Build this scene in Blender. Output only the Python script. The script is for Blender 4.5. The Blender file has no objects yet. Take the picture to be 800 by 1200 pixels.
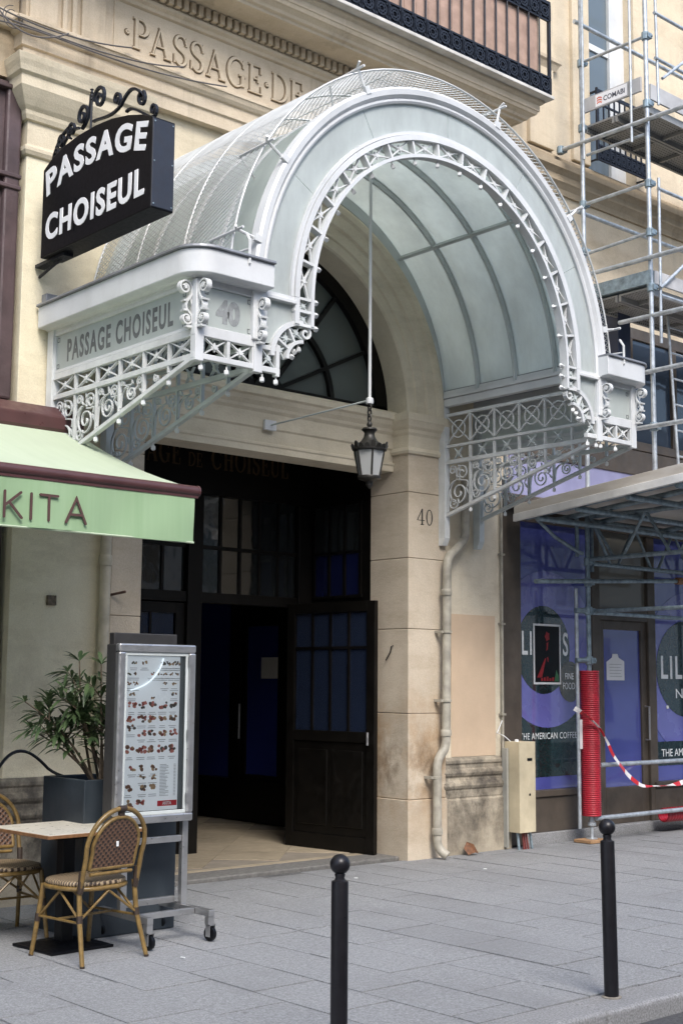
import bpy, bmesh, math, random
from math import sin, cos, pi, radians, sqrt, atan2
from mathutils import Vector, Matrix, Quaternion
random.seed(7)
SC = bpy.context.scene
COL = SC.collection

# ------------------------------------------------------------ camera
EYE = 1.62
cd = bpy.data.cameras.new('camera'); cam = bpy.data.objects.new('camera', cd); COL.objects.link(cam)
yaw, pit, rol = radians(41.5), radians(7.3), radians(0.45)
Fv = Vector((sin(yaw)*cos(pit), cos(yaw)*cos(pit), sin(pit)))
R0 = Vector((cos(yaw), -sin(yaw), 0)); U0 = R0.cross(Fv)
Rv = R0*cos(rol)+U0*sin(rol); Uv = -R0*sin(rol)+U0*cos(rol)
mw = Matrix((Rv, Uv, -Fv)).transposed().to_4x4(); mw.translation = (0, 0, EYE)
cam.matrix_world = mw
cd.sensor_fit = 'VERTICAL'; cd.sensor_height = 36; cd.lens = 1553/1200*36
cd.clip_start = .1; cd.clip_end = 2000
SC.camera = cam
# ------------------------------------------------------------ sky and sun (overcast day)
wd = bpy.data.worlds.new('World'); SC.world = wd; wd.use_nodes = True
nt = wd.node_tree; bg = nt.nodes['Background']
sky = nt.nodes.new('ShaderNodeTexSky'); sky.sky_type = 'NISHITA'; sky.sun_disc = False
SUND = Vector((-.28, -.62, .73)).normalized()          # towards the sun
sky.sun_elevation = math.asin(SUND.z); sky.sun_rotation = atan2(SUND.x, SUND.y)
sky.air_density = 1.0; sky.dust_density = 2.5; sky.ozone_density = 1.5; sky.altitude = 0
nt.links.new(sky.outputs[0], bg.inputs[0]); bg.inputs[1].default_value = .15
sl = bpy.data.lights.new('sun', 'SUN'); sl.energy = 1.5; sl.angle = radians(25); sl.color = (1, .975, .95)
so = bpy.data.objects.new('sun', sl); COL.objects.link(so)
so.rotation_euler = (-SUND).to_track_quat('-Z', 'Y').to_euler(); so.location = (0, 0, 30)
SC.view_settings.view_transform = 'Standard'; SC.view_settings.look = 'None'
SC.view_settings.exposure = 1.1; SC.view_settings.gamma = 1; SC.view_settings.use_curve_mapping = False
SC.render.engine = 'CYCLES'
SC.cycles.max_bounces = 8; SC.cycles.transparent_max_bounces = 12

# ------------------------------------------------------------ materials
MATS = {}
def new_mat(name):
    m = bpy.data.materials.new(name); m.use_nodes = True
    return m, m.node_tree, m.node_tree.nodes['Principled BSDF']
def N(t, kind, **kw):
    n = t.nodes.new(kind)
    for k, v in kw.items():
        if isinstance(k, str) and hasattr(n, k): setattr(n, k, v)
    return n
def noise(t, vec, scale, detail=4, rough=.55):
    n = t.nodes.new('ShaderNodeTexNoise'); n.inputs['Scale'].default_value = scale
    n.inputs['Detail'].default_value = detail; n.inputs['Roughness'].default_value = rough
    t.links.new(vec, n.inputs['Vector']); return n.outputs['Fac']
def ramp(t, fac, a, b, ca=0., cb=1.):
    r = t.nodes.new('ShaderNodeMapRange'); r.inputs[1].default_value = a; r.inputs[2].default_value = b
    r.inputs[3].default_value = ca; r.inputs[4].default_value = cb
    t.links.new(fac, r.inputs[0]); return r.outputs[0]
def mixc(t, fac, a, b, mode='MIX'):
    m = t.nodes.new('ShaderNodeMix'); m.data_type = 'RGBA'; m.blend_type = mode
    for s, v in ((m.inputs[0], fac), (m.inputs[6], a), (m.inputs[7], b)):
        if isinstance(v, (tuple, list)): s.default_value = (*v[:3], 1)
        elif isinstance(v, (int, float)): s.default_value = v
        else: t.links.new(v, s)
    return m.outputs[2]
def mul(t, a, b):
    m = t.nodes.new('ShaderNodeMath'); m.operation = 'MULTIPLY'
    for s, v in ((m.inputs[0], a), (m.inputs[1], b)):
        if isinstance(v, (int, float)): s.default_value = v
        else: t.links.new(v, s)
    return m.outputs[0]
def position(t): return t.nodes.new('ShaderNodeNewGeometry').outputs['Position']
def scaled(t, vec, s):
    m = t.nodes.new('ShaderNodeMapping'); m.inputs['Scale'].default_value = s
    t.links.new(vec, m.inputs['Vector']); return m.outputs[0]
def bump(t, h, strength, dist=.01):
    b = t.nodes.new('ShaderNodeBump'); b.inputs['Strength'].default_value = strength; b.inputs['Distance'].default_value = dist
    t.links.new(h, b.inputs['Height']); return b.outputs[0]
def pm(name, col, rough=.6, metal=0., var=.12, scale=6., bumps=0., bscale=80., grime=0., gcol=(.05, .04, .03), gscale=1.6, spec=.5, rvar=.15, rnd=0., coat=0.):
    """general surface: base colour with two scales of variation, grime patches, fine relief"""
    if name in MATS: return MATS[name]
    m, t, p = new_mat(name); P = position(t)
    n1 = noise(t, P, scale, 5); c = tuple(col)
    dark = tuple(x*(1-var*1.6) for x in c); lite = tuple(min(1, x*(1+var)) for x in c)
    out = mixc(t, ramp(t, n1, .3, .7), dark, lite)
    if rnd:
        oi = t.nodes.new('ShaderNodeObjectInfo')
        out = mixc(t, 1., out, mixc(t, oi.outputs['Random'], (1-rnd,)*3, (1+rnd,)*3), 'MULTIPLY')
    if grime:
        g = mul(t, ramp(t, noise(t, scaled(t, P, (1.4, 1.4, .45)), gscale, 7, .7), .5, .78), ramp(t, noise(t, P, gscale*7, 5, .7), .3, .7, .35, 1))
        out = mixc(t, mul(t, g, grime), out, gcol)
    t.links.new(out, p.inputs['Base Color'])
    p.inputs['Metallic'].default_value = metal; p.inputs['Specular IOR Level'].default_value = spec
    t.links.new(ramp(t, noise(t, P, scale*3, 4), .25, .75, max(.02, rough-rvar), min(1, rough+rvar)), p.inputs['Roughness'])
    if coat: p.inputs['Coat Weight'].default_value = coat; p.inputs['Coat Roughness'].default_value = .03; p.inputs['Coat IOR'].default_value = 2.0
    if bumps: t.links.new(bump(t, noise(t, P, bscale, 5, .65), bumps), p.inputs['Normal'])
    MATS[name] = m; return m

def stone_mat(name, col, streak=.35, stain=None, pits=.25, dirtc=(.085, .07, .05), joint=None):
    """limewashed stone: blotches, vertical run-off streaks, pits; stain = (zlo, zhi, amount, colour)"""
    m, t, p = new_mat(name); P = position(t)
    base = mixc(t, ramp(t, noise(t, P, 1.3, 6, .6), .3, .7), tuple(x*.86 for x in col), tuple(x*1.06 for x in col))
    base = mixc(t, ramp(t, noise(t, P, 9, 6, .65), .35, .75, 0, .35), base, tuple(x*y for x, y in zip(col, (.8, .76, .70))))
    st = mul(t, ramp(t, noise(t, scaled(t, P, (5, 5, .35)), 1., 6, .65), .52, .82), ramp(t, noise(t, P, 2.2, 4), .35, .7))
    base = mixc(t, mul(t, st, streak), base, dirtc)
    bl = ramp(t, noise(t, scaled(t, P, (.9, .9, 2.4)), 1.7, 7, .72), .50, .74)
    base = mixc(t, mul(t, bl, .58), base, tuple(x*y for x, y in zip(col, (.62, .585, .53))))
    fn = ramp(t, noise(t, P, 120, 4, .7), .3, .75, .86, 1.08)
    base = mixc(t, 1., base, fn, 'MULTIPLY')
    pt = ramp(t, noise(t, P, 38, 3, .5), .70, .76)
    base = mixc(t, mul(t, pt, pits), base, tuple(x*.35 for x in col))
    if stain:
        for zlo, zhi, am, sc, cc in stain:
            sx = t.nodes.new('ShaderNodeSeparateXYZ'); t.links.new(P, sx.inputs[0])
            zz = sx.outputs['Z']
            up = ramp(t, zz, zlo, zlo+(zhi-zlo)*.35); dn = ramp(t, zz, zhi, zlo+(zhi-zlo)*.55)
            nn = ramp(t, noise(t, scaled(t, P, (1, 1, .8)), sc, 7, .7), .42, .66)
            base = mixc(t, mul(t, mul(t, mul(t, up, dn), nn), am), base, cc)
    t.links.new(base, p.inputs['Base Color'])
    p.inputs['Roughness'].default_value = .85; p.inputs['Specular IOR Level'].default_value = .25
    b1 = noise(t, P, 55, 6, .7)
    t.links.new(bump(t, b1, .5, .008), p.inputs['Normal'])
    MATS[name] = m; return m

STONE = stone_mat('limestone', (.70, .63, .49), streak=.3, pits=.12)
WALLR = stone_mat('pale_limestone_wall', (.66, .565, .42), streak=.5)
STONE_UP = stone_mat('weathered_limestone', (.585, .495, .37), streak=.9)
STONE_CAP = stone_mat('painted_limestone', (.60, .53, .395), streak=.45, pits=.2)
PIER = stone_mat('smooth_limestone', (.59, .51, .40), streak=.25, pits=.06,
    stain=[(.05, 1.9, 1.0, 1.9, (.36, .23, .12)), (.4, 1.3, .8, 4.5, (.15, .105, .065))])
PLINTH = stone_mat('stained_plinth_stone', (.47, .415, .32), streak=.3, pits=.35,
    stain=[(-.5, 1.5, 1.0, 2.6, (.13, .11, .085)), (.1, 1.2, 1.0, 6, (.05, .045, .038)), (.5, 1.0, 1.0, 3.4, (.06, .052, .045))])
PILAST = stone_mat('cream_render', (.76, .69, .51), streak=.25, pits=.45, stain=[(.9, 2.1, .35, 4, (.3, .25, .17))])
WHITE = pm('white_paint', (.60, .615, .615), .42, var=.07, scale=3, grime=.45, gcol=(.36, .355, .33), gscale=4, bumps=.12, bscale=45)
WHITE2 = pm('white_painted_iron', (.61, .625, .615), .45, var=.09, scale=6, grime=.5, gcol=(.27, .26, .24), gscale=6, bumps=.15, bscale=70)
GREYIRON = pm('grey_iron', (.50, .54, .53), .5, var=.08, scale=4, grime=.4, gcol=(.2, .2, .19))
ZINC = pm('zinc_flashing', (.22, .23, .245), .5, metal=.3, var=.15, grime=.3)
BLACK = pm('black_paint', (.004, .0045, .006), .4, var=.15, scale=12, rvar=.08, spec=.22)
BLACKWOOD = pm('dark_varnished_wood', (.0045, .0038, .003), .45, var=.3, scale=5, spec=.24)
IRON = pm('dark_cast_iron', (.010, .013, .021), .5, var=.3, scale=20, bumps=.2, bscale=150, spec=.35)
BRONZE = pm('dark_bronze', (.030, .028, .024), .45, metal=.4, var=.25, scale=30)
GALV = pm('galvanised_steel', (.46, .50, .53), .45, metal=.55, var=.2, scale=14, grime=.4, gcol=(.2, .2, .2), gscale=7)
GALVD = pm('weathered_galvanised_steel', (.25, .32, .36), .5, metal=.5, var=.25, scale=16, grime=.5, gcol=(.13, .13, .12), gscale=6)
ALU = pm('brushed_aluminium', (.48, .48, .48), .38, metal=.85, var=.08, scale=10)
BROWN = pm('brown_painted_wood', (.072, .046, .047), .55, var=.25, scale=4, grime=.5, gcol=(.03, .02, .02), bumps=.25, bscale=40)
BROWNMET = pm('brown_painted_metal', (.075, .032, .032), .4, var=.12, scale=5)
SHOPWOOD = pm('dark_brown_shopfront_paint', (.07, .056, .043), .5, var=.2, scale=4, grime=.35, gcol=(.11, .095, .08))

def frosted(name, col, tr=.55, rough=.28, dirt=.25):
    m, t, p = new_mat(name); P = position(t)
    d = ramp(t, noise(t, scaled(t, P, (2.2, 2.2, .8)), 1.3, 7, .72), .38, .72)
    c = mixc(t, mul(t, d, dirt), col, tuple(x*.55 for x in col))
    t.links.new(c, p.inputs['Base Color']); p.inputs['Roughness'].default_value = rough
    tl = t.nodes.new('ShaderNodeBsdfTranslucent'); t.links.new(c, tl.inputs['Color'])
    mx = t.nodes.new('ShaderNodeMixShader'); mx.inputs[0].default_value = tr
    t.links.new(p.outputs[0], mx.inputs[1]); t.links.new(tl.outputs[0], mx.inputs[2])
    t.links.new(mx.outputs[0], t.nodes['Material Output'].inputs['Surface'])
    MATS[name] = m; return m
VGLASS = frosted('frosted_wired_glass', (.86, .91, .88), .78, .3, .42)
FGLASS = frosted('frosted_front_glass', (.72, .77, .755), .5, .22, .5)
SIGNGLASS = frosted('frosted_sign_glass', (.62, .67, .64), .4, .3, .3)
LAMPGLASS = frosted('opal_lamp_glass', (.62, .63, .62), .5, .2, .1)
def glossy_dark(name, col, rough=.06, spec=.5, wav=.15):
    m, t, p = new_mat(name); P = position(t)
    p.inputs['Base Color'].default_value = (*col, 1); p.inputs['Roughness'].default_value = rough; p.inputs['Specular IOR Level'].default_value = spec
    t.links.new(bump(t, noise(t, P, 2.5, 2), wav, .02), p.inputs['Normal'])
    MATS[name] = m; return m
DGLASS = glossy_dark('dark_window_glass', (.012, .014, .014), .05, 1., .3)
FANGLASS = glossy_dark('pale_fanlight_glass', (.085, .098, .092), .16, .6)  # lighter base colour stands for reflections in the panes
WGLASS = glossy_dark('bluish_window_glass', (.12, .15, .17), .08)
NAVY = glossy_dark('navy_window_glass', (.022, .035, .19), .12, .5)
def blue_film():
    m, t, p = new_mat('blue_window_film'); P = position(t)
    c = mixc(t, ramp(t, noise(t, P, .9, 3), .35, .7), (.048, .060, .25), (.085, .10, .36))
    t.links.new(c, p.inputs['Base Color']); p.inputs['Roughness'].default_value = .25
    p.inputs['Coat Weight'].default_value = 1; p.inputs['Coat Roughness'].default_value = .03; p.inputs['Coat IOR'].default_value = 2.0
    t.links.new(bump(t, noise(t, P, 1.4, 2), .12, .02), p.inputs['Coat Normal'])
    MATS['blue_window_film'] = m; return m
BLUE = blue_film()
LILAC = pm('lilac_window_film', (.135, .14, .43), .25, var=.12, scale=1.2, coat=1.)
INKGREEN = pm('dark_green_window_print', (.006, .022, .024), .25, var=.1, coat=1.)
OLIVE = pm('olive_brown_window_print', (.05, .045, .03), .3, var=.1, coat=1.)
PRINTW = pm('white_print', (.72, .74, .74), .4, var=.06)
PAPER = pm('white_paper', (.60, .61, .62), .7, var=.06)

# ------------------------------------------------------------ mesh builder
class MB:
    def __init__(s): s.v = []; s.f = []
    def add(s, vs, fs):
        b = len(s.v); s.v += [tuple(q) for q in vs]; s.f += [tuple(b+i for i in q) for q in fs]; return s
    def box(s, x0, x1, y0, y1, z0, z1):
        return s.add([(x0,y0,z0),(x1,y0,z0),(x1,y1,z0),(x0,y1,z0),(x0,y0,z1),(x1,y0,z1),(x1,y1,z1),(x0,y1,z1)],
            [(0,3,2,1),(4,5,6,7),(0,1,5,4),(1,2,6,5),(2,3,7,6),(3,0,4,7)])
    def bar(s, a, b, w, h, up=(0, 0, 1)):
        """rectangular bar from a to b: w across, h along up"""
        a, b, up = Vector(a), Vector(b), Vector(up); d = (b-a).normalized()
        n = d.cross(up)
        if n.length < 1e-4: n = d.cross(Vector((0, 1, 0)))
        n.normalize(); u = n.cross(d).normalized()
        vs = [p+n*(i*w/2)+u*(j*h/2) for p in (a, b) for i, j in ((-1,-1),(1,-1),(1,1),(-1,1))]
        return s.add(vs, [(0,1,2,3),(7,6,5,4),(0,4,5,1),(1,5,6,2),(2,6,7,3),(3,7,4,0)])
    def tube(s, pts, r, n=8, cap=True):
        pts = [Vector(p) for p in pts]; m = len(pts)
        rr = r if isinstance(r, (list, tuple)) else [r]*m
        tang = []
        for i in range(m):
            a = pts[max(0, i-1)]; b = pts[min(m-1, i+1)]; tang.append((b-a).normalized())
        ref = Vector((0, 0, 1)) if abs(tang[0].z) < .9 else Vector((1, 0, 0))
        nn = tang[0].cross(ref).normalized(); vs = []
        for i in range(m):
            if i:
                q = tang[i-1].rotation_difference(tang[i]); nn = (q @ nn)
                nn = (nn - tang[i]*nn.dot(tang[i])).normalized()
            bb = tang[i].cross(nn)
            vs += [pts[i]+(nn*cos(2*pi*k/n)+bb*sin(2*pi*k/n))*rr[i] for k in range(n)]
        fs = [(i*n+k, i*n+(k+1) % n, (i+1)*n+(k+1) % n, (i+1)*n+k) for i in range(m-1) for k in range(n)]
        if cap: fs += [tuple(range(n))[::-1], tuple(range((m-1)*n, m*n))]
        return s.add(vs, fs)
    def ribbon(s, pts, w, T, n0, n1, closed=False):
        """flat bar that follows a 2D polyline; w = width (number or list); T maps (u, v, n) to the world"""
        m = len(pts); P = [Vector((p[0], p[1])) for p in pts]
        ww = w if isinstance(w, (list, tuple)) else [w]*m; L = []; Rr = []
        for i in range(m):
            if closed: a, b = P[(i-1) % m], P[(i+1) % m]
            else: a, b = P[max(0, i-1)], P[min(m-1, i+1)]
            d = (b-a).normalized() if (b-a).length > 1e-9 else Vector((1, 0)); nr = Vector((-d.y, d.x)); k = 1.
            if closed or 0 < i < m-1:
                e = (P[i]-a)
                if e.length > 1e-9:
                    e.normalize(); cs = abs(e.dot(d)); k = 1/max(cs, .5)
            L.append(P[i]+nr*(ww[i]/2*k)); Rr.append(P[i]-nr*(ww[i]/2*k))
        vs = []
        for i in range(m): vs += [T(L[i].x, L[i].y, n0), T(Rr[i].x, Rr[i].y, n0), T(Rr[i].x, Rr[i].y, n1), T(L[i].x, L[i].y, n1)]
        fs = []
        for i in range(m if closed else m-1):
            a, b = 4*i, 4*((i+1) % m)
            for k in range(4): fs.append((a+k, a+(k+1) % 4, b+(k+1) % 4, b+k))
        if not closed: fs += [(3, 2, 1, 0), (4*m-4, 4*m-3, 4*m-2, 4*m-1)]
        return s.add(vs, fs)
    def prism(s, poly, T, n0, n1):
        m = len(poly); vs = [T(u, v, n0) for u, v in poly]+[T(u, v, n1) for u, v in poly]
        return s.add(vs, [tuple(range(m))[::-1], tuple(range(m, 2*m))]+[(i, (i+1) % m, m+(i+1) % m, m+i) for i in range(m)])
    def lathe(s, prof, c=(0, 0, 0), n=20, sq=1.):
        c = Vector(c); vs = []; m = len(prof)
        for r, z in prof: vs += [c+Vector((r*cos(2*pi*k/n), r*sin(2*pi*k/n)*sq, z)) for k in range(n)]
        fs = [(i*n+k, i*n+(k+1) % n, (i+1)*n+(k+1) % n, (i+1)*n+k) for i in range(m-1) for k in range(n)]
        fs += [tuple(range(n))[::-1], tuple(range((m-1)*n, m*n))]
        return s.add(vs, fs)
    def sweep(s, path, prof, closed_prof=True):
        """moulding: profile (out, z) pushed along a plan path, outward = right of travel, mitred"""
        P = [Vector(p) for p in path]; m = len(P); k = len(prof); vs = []
        for i in range(m):
            d0 = (P[i]-P[i-1]).normalized() if i else None; d1 = (P[i+1]-P[i]).normalized() if i < m-1 else None
            if d0 is None: nr = Vector((d1.y, -d1.x))
            elif d1 is None: nr = Vector((d0.y, -d0.x))
            else:
                a, b = Vector((d0.y, -d0.x)), Vector((d1.y, -d1.x)); nr = (a+b); nr = nr/max(.2, nr.dot(a))
            vs += [(P[i].x+nr.x*o, P[i].y+nr.y*o, z) for o, z in prof]
        kk = k if closed_prof else k-1
        fs = [(i*k+j, (i+1)*k+j, (i+1)*k+(j+1) % k, i*k+(j+1) % k) for i in range(m-1) for j in range(kk)]
        if closed_prof: fs += [tuple(range(k)), tuple(range((m-1)*k, m*k))[::-1]]
        return s.add(vs, fs)
    def arc(s, c, prof, a0, a1, n, closed=True):
        """arch: profile of (r, y) turned about the axis through c=(x, z) parallel to y"""
        k = len(prof); vs = []
        for i in range(n+1):
            a = radians(a0+(a1-a0)*i/n); vs += [(c[0]+r*cos(a), y, c[1]+r*sin(a)) for r, y in prof]
        kk = k if closed else k-1
        fs = [(i*k+j, i*k+(j+1) % k, (i+1)*k+(j+1) % k, (i+1)*k+j) for i in range(n) for j in range(kk)]
        if closed: fs += [tuple(range(k))[::-1], tuple(range(n*k, n*k+k))]
        return s.add(vs, fs)
    def mesh(s, name, smooth=None, fix=True):
        me = bpy.data.meshes.new(name); me.from_pydata(s.v, [], s.f); me.update()
        if fix:
            b = bmesh.new(); b.from_mesh(me); bmesh.ops.recalc_face_normals(b, faces=b.faces[:]); b.to_mesh(me); b.free()
        if smooth:
            me.polygons.foreach_set('use_smooth', [True]*len(me.polygons)); me.set_sharp_from_angle(angle=radians(smooth))
        return me
    def build(s, name, mat, parent=None, smooth=None, bevel=0., seg=2, **kw):
        return link(name, s.mesh(name, smooth, kw.pop('fix', True)), mat, parent, bevel=bevel, seg=seg, **kw)

def link(name, me, mat, parent=None, loc=None, rot=None, bevel=0., seg=2, local=False, kind=None):
    o = bpy.data.objects.new(name, me); COL.objects.link(o)
    if mat and not me.materials: me.materials.append(mat)
    if loc is not None: o.location = loc
    if rot is not None:
        if isinstance(rot, Quaternion): o.rotation_mode = 'QUATERNION'; o.rotation_quaternion = rot
        else: o.rotation_euler = rot
    if parent:
        o.parent = parent
        if not local:
            root = parent
            while root.parent: root = root.parent
            if parent is root: o.matrix_parent_inverse = Matrix.Translation(-root.location)
    if bevel:
        b = o.modifiers.new('bevel', 'BEVEL'); b.width = bevel; b.segments = seg; b.limit_method = 'ANGLE'; b.angle_limit = radians(35)
    if kind: o['kind'] = kind
    return o
def thing(name, label, cat, loc=(0, 0, 0), rz=0., group=None):
    o = bpy.data.objects.new(name, None); COL.objects.link(o); o.location = loc; o.rotation_euler = (0, 0, rz)
    o.empty_display_size = .2
    return tag(o, label, cat, group)
def tag(o, label, cat, group=None):
    o['label'] = label; o['category'] = cat
    if group: o['group'] = group
    return o
def struct(o): o['kind'] = 'structure'; return o
def plane_T(origin, U, V, Nn):
    o, U, V, Nn = Vector(origin), Vector(U), Vector(V), Vector(Nn)
    return lambda u, v, n: o+U*u+V*v+Nn*n
def arcpts(cx, cy, r, a0, a1, n): return [(cx+r*cos(radians(a0+(a1-a0)*i/n)), cy+r*sin(radians(a0+(a1-a0)*i/n))) for i in range(n+1)]
def spiral(cx, cy, r0, r1, a0, turns, n=26):
    return [(cx+(r0+(r1-r0)*i/n)*cos(a0+turns*2*pi*i/n), cy+(r0+(r1-r0)*i/n)*sin(a0+turns*2*pi*i/n)) for i in range(n+1)]
def bez(p0, p1, p2, p3, n=10):
    P = [Vector(q) for q in (p0, p1, p2, p3)]
    return [tuple(P[0]*(1-t)**3+P[1]*3*t*(1-t)**2+P[2]*3*t*t*(1-t)+P[3]*t**3) for t in [i/n for i in range(n+1)]]
def text_mesh(txt, size=1., depth=.004, offset=0., sx=1., space=1., align='LEFT', stencil=False):
    """built-in sans lettering turned into a mesh in the xy plane, extruded along +z"""
    cu = bpy.data.curves.new('lettering', 'FONT'); cu.body = txt; cu.size = size; cu.extrude = depth/2; cu.offset = offset
    cu.space_character = space; cu.align_x = align; cu.resolution_u = 4; cu.fill_mode = 'BOTH'
    o = bpy.data.objects.new('lettering', cu); COL.objects.link(o)
    dg = bpy.context.evaluated_depsgraph_get(); me = bpy.data.meshes.new_from_object(o.evaluated_get(dg))
    bpy.data.objects.remove(o); bpy.data.curves.remove(cu); me.materials.clear()
    for v in me.vertices: v.co.x *= sx; v.co.z += depth/2
    return me
def put_text(name, txt, mat, parent, origin, U, V, size, depth=.004, offset=0., sx=1., space=1., align='LEFT', fit=None):
    """place lettering: U = reading direction, V = up; fit = (width, height) it must fill"""
    me = text_mesh(txt, size, depth, offset, sx, space, align)
    xs = [v.co.x for v in me.vertices]; ys = [v.co.y for v in me.vertices]
    if fit:
        kx = fit[0]/(max(xs)-min(xs)); ky = fit[1]/(max(ys)-min(ys)); x0, y0 = min(xs), min(ys)
        for v in me.vertices: v.co.x = (v.co.x-x0)*kx; v.co.y = (v.co.y-y0)*ky
    U, V = Vector(U).normalized(), Vector(V).normalized(); Nn = U.cross(V); o3 = Vector(origin)
    for v in me.vertices:
        c = v.co.copy(); v.co = o3+U*c.x+V*c.y+Nn*c.z
    me.update()
    return link(name, me, mat, parent)
W = 8.92
# ============================================================ ground, road, pavement
ASPH = pm('asphalt', (.075, .075, .078), .85, var=.25, scale=40, bumps=.6, bscale=220)
KERB = pm('granite_kerb', (.26, .262, .265), .75, var=.3, scale=90, bumps=.3, bscale=200, grime=.4, gcol=(.07, .07, .07), gscale=3)
SLAB = pm('granite_paving', (.285, .292, .299), .70, var=.24, scale=95, bumps=.45, bscale=260, grime=.45, gcol=(.18, .182, .186), gscale=1.5, rnd=.025)
def dirty_paving():
    t = SLAB.node_tree; p = t.nodes['Principled BSDF']; src = p.inputs['Base Color'].links[0].from_socket; P = position(t)
    v = t.nodes.new('ShaderNodeTexVoronoi'); v.inputs['Scale'].default_value = 3.1; t.links.new(P, v.inputs['Vector'])      # trodden gum
    spot = mul(t, ramp(t, v.outputs['Distance'], .075, .045), ramp(t, noise(t, P, .8, 2), .45, .6))
    out = mixc(t, mul(t, spot, .55), src, (.10, .10, .10))
    v2 = t.nodes.new('ShaderNodeTexVoronoi'); v2.inputs['Scale'].default_value = 9.; t.links.new(P, v2.inputs['Vector'])
    out = mixc(t, mul(t, ramp(t, v2.outputs['Distance'], .06, .03), .35), out, (.42, .42, .41))
    gr = ramp(t, noise(t, P, 34, 3, .8), .30, .72, .72, 1.22); out = mixc(t, 1., out, gr, 'MULTIPLY')
    sx = t.nodes.new('ShaderNodeSeparateXYZ'); t.links.new(P, sx.inputs[0])
    wallg = mul(t, ramp(t, sx.outputs['Y'], 8.0, 8.9), ramp(t, noise(t, P, 2.4, 6, .7), .35, .65)); out = mixc(t, mul(t, wallg, .5), out, (.11, .108, .105))
    st = ramp(t, noise(t, scaled(t, P, (1.2, .5, 1)), 1.1, 6, .68), .50, .68)
    out = mixc(t, mul(t, st, .42), out, (.155, .157, .162))
    t.links.new(out, p.inputs['Base Color'])
dirty_paving()
MORTAR = pm('paving_joint_sand', (.13, .13, .13), .95, var=.3, scale=60, bumps=.4, bscale=200, grime=1., gcol=(.012, .012, .012), gscale=.9)
g = MB(); g.add([(-400, -400, -.104), (400, -400, -.104), (400, 400, -.104), (-400, 400, -.104)], [(0, 1, 2, 3)])
struct(g.build('ground', ASPH, fix=False))
g = MB(); g.box(-60, 80, 4.52, 9.0, -.3, -.008); pav = struct(g.build('pavement', MORTAR))
g = MB(); g.add([(-60, -4.0, -.10), (80, -4.0, -.10), (80, 4.27, -.10), (-60, 4.27, -.10)], [(0, 1, 2, 3)])
struct(g.build('road', ASPH, fix=False))
kb = MB(); kb.box(-60, 80, 4.28, 4.52, -.3, -.014); kerb = struct(kb.build('kerb', MORTAR))
x = -1.5
while x < 16:
    L = random.uniform(.95, 1.15)
    m = MB(); m.box(0, L-.006, 4.255, 4.517, -.25, 0)
    link('kerb_stone', m.mesh('kerb_stone'), KERB, kerb, loc=(x, 0, random.uniform(-.003, .002)), bevel=.022, seg=3); x += L
# slabs laid in rows square to the facade, joints staggered
slabs = {}
def slab_mesh(w, l):
    k = (round(w, 3), round(l, 2))
    if k not in slabs:
        m = MB(); m.box(0, w-.012, 0, l-.012, -.06, 0); slabs[k] = m.mesh('paving_slab')
    return slabs[k]
x = .60; row = 0; nslab = 0
while x < 14.6:
    w = .43; y = 4.52; ys = [4.52]
    off = (.33, .60, .18, .47)[row % 4]
    y = 4.52+off; ys.append(y)
    while y < 8.95:
        y += random.choice((.60, .65, .70, .75)); ys.append(min(y, 8.96))
    for a, b in zip(ys, ys[1:]):
        if b-a < .08: continue
        yy = (a+b)/2; lo = yy*.33-1.2; hi = yy*1.60+1.2     # the part of the pavement near the view
        if lo < x < hi and nslab < 298:
            o = link('paving_slab', slab_mesh(w, b-a), SLAB, pav, loc=(x, a, random.uniform(-.0035, .0015)), rot=(random.gauss(0, .0015), random.gauss(0, .0015), 0)); nslab += 1
    x += w; row += 1
far = MB()
for i in range(60):
    for j in range(7):
        xx = 14.65+i*.6; far.box(xx, xx+.59, 4.53+j*.63, 5.15+j*.63, -.05, 0)
        xx = -1.5-i*.6
        far.box(xx, xx+.59, 4.53+j*.63, 5.15+j*.63, -.05, 0)
    for j in range(7):
        pass
o = far.build('paving_slab_field', SLAB, pav, kind='stuff')

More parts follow.
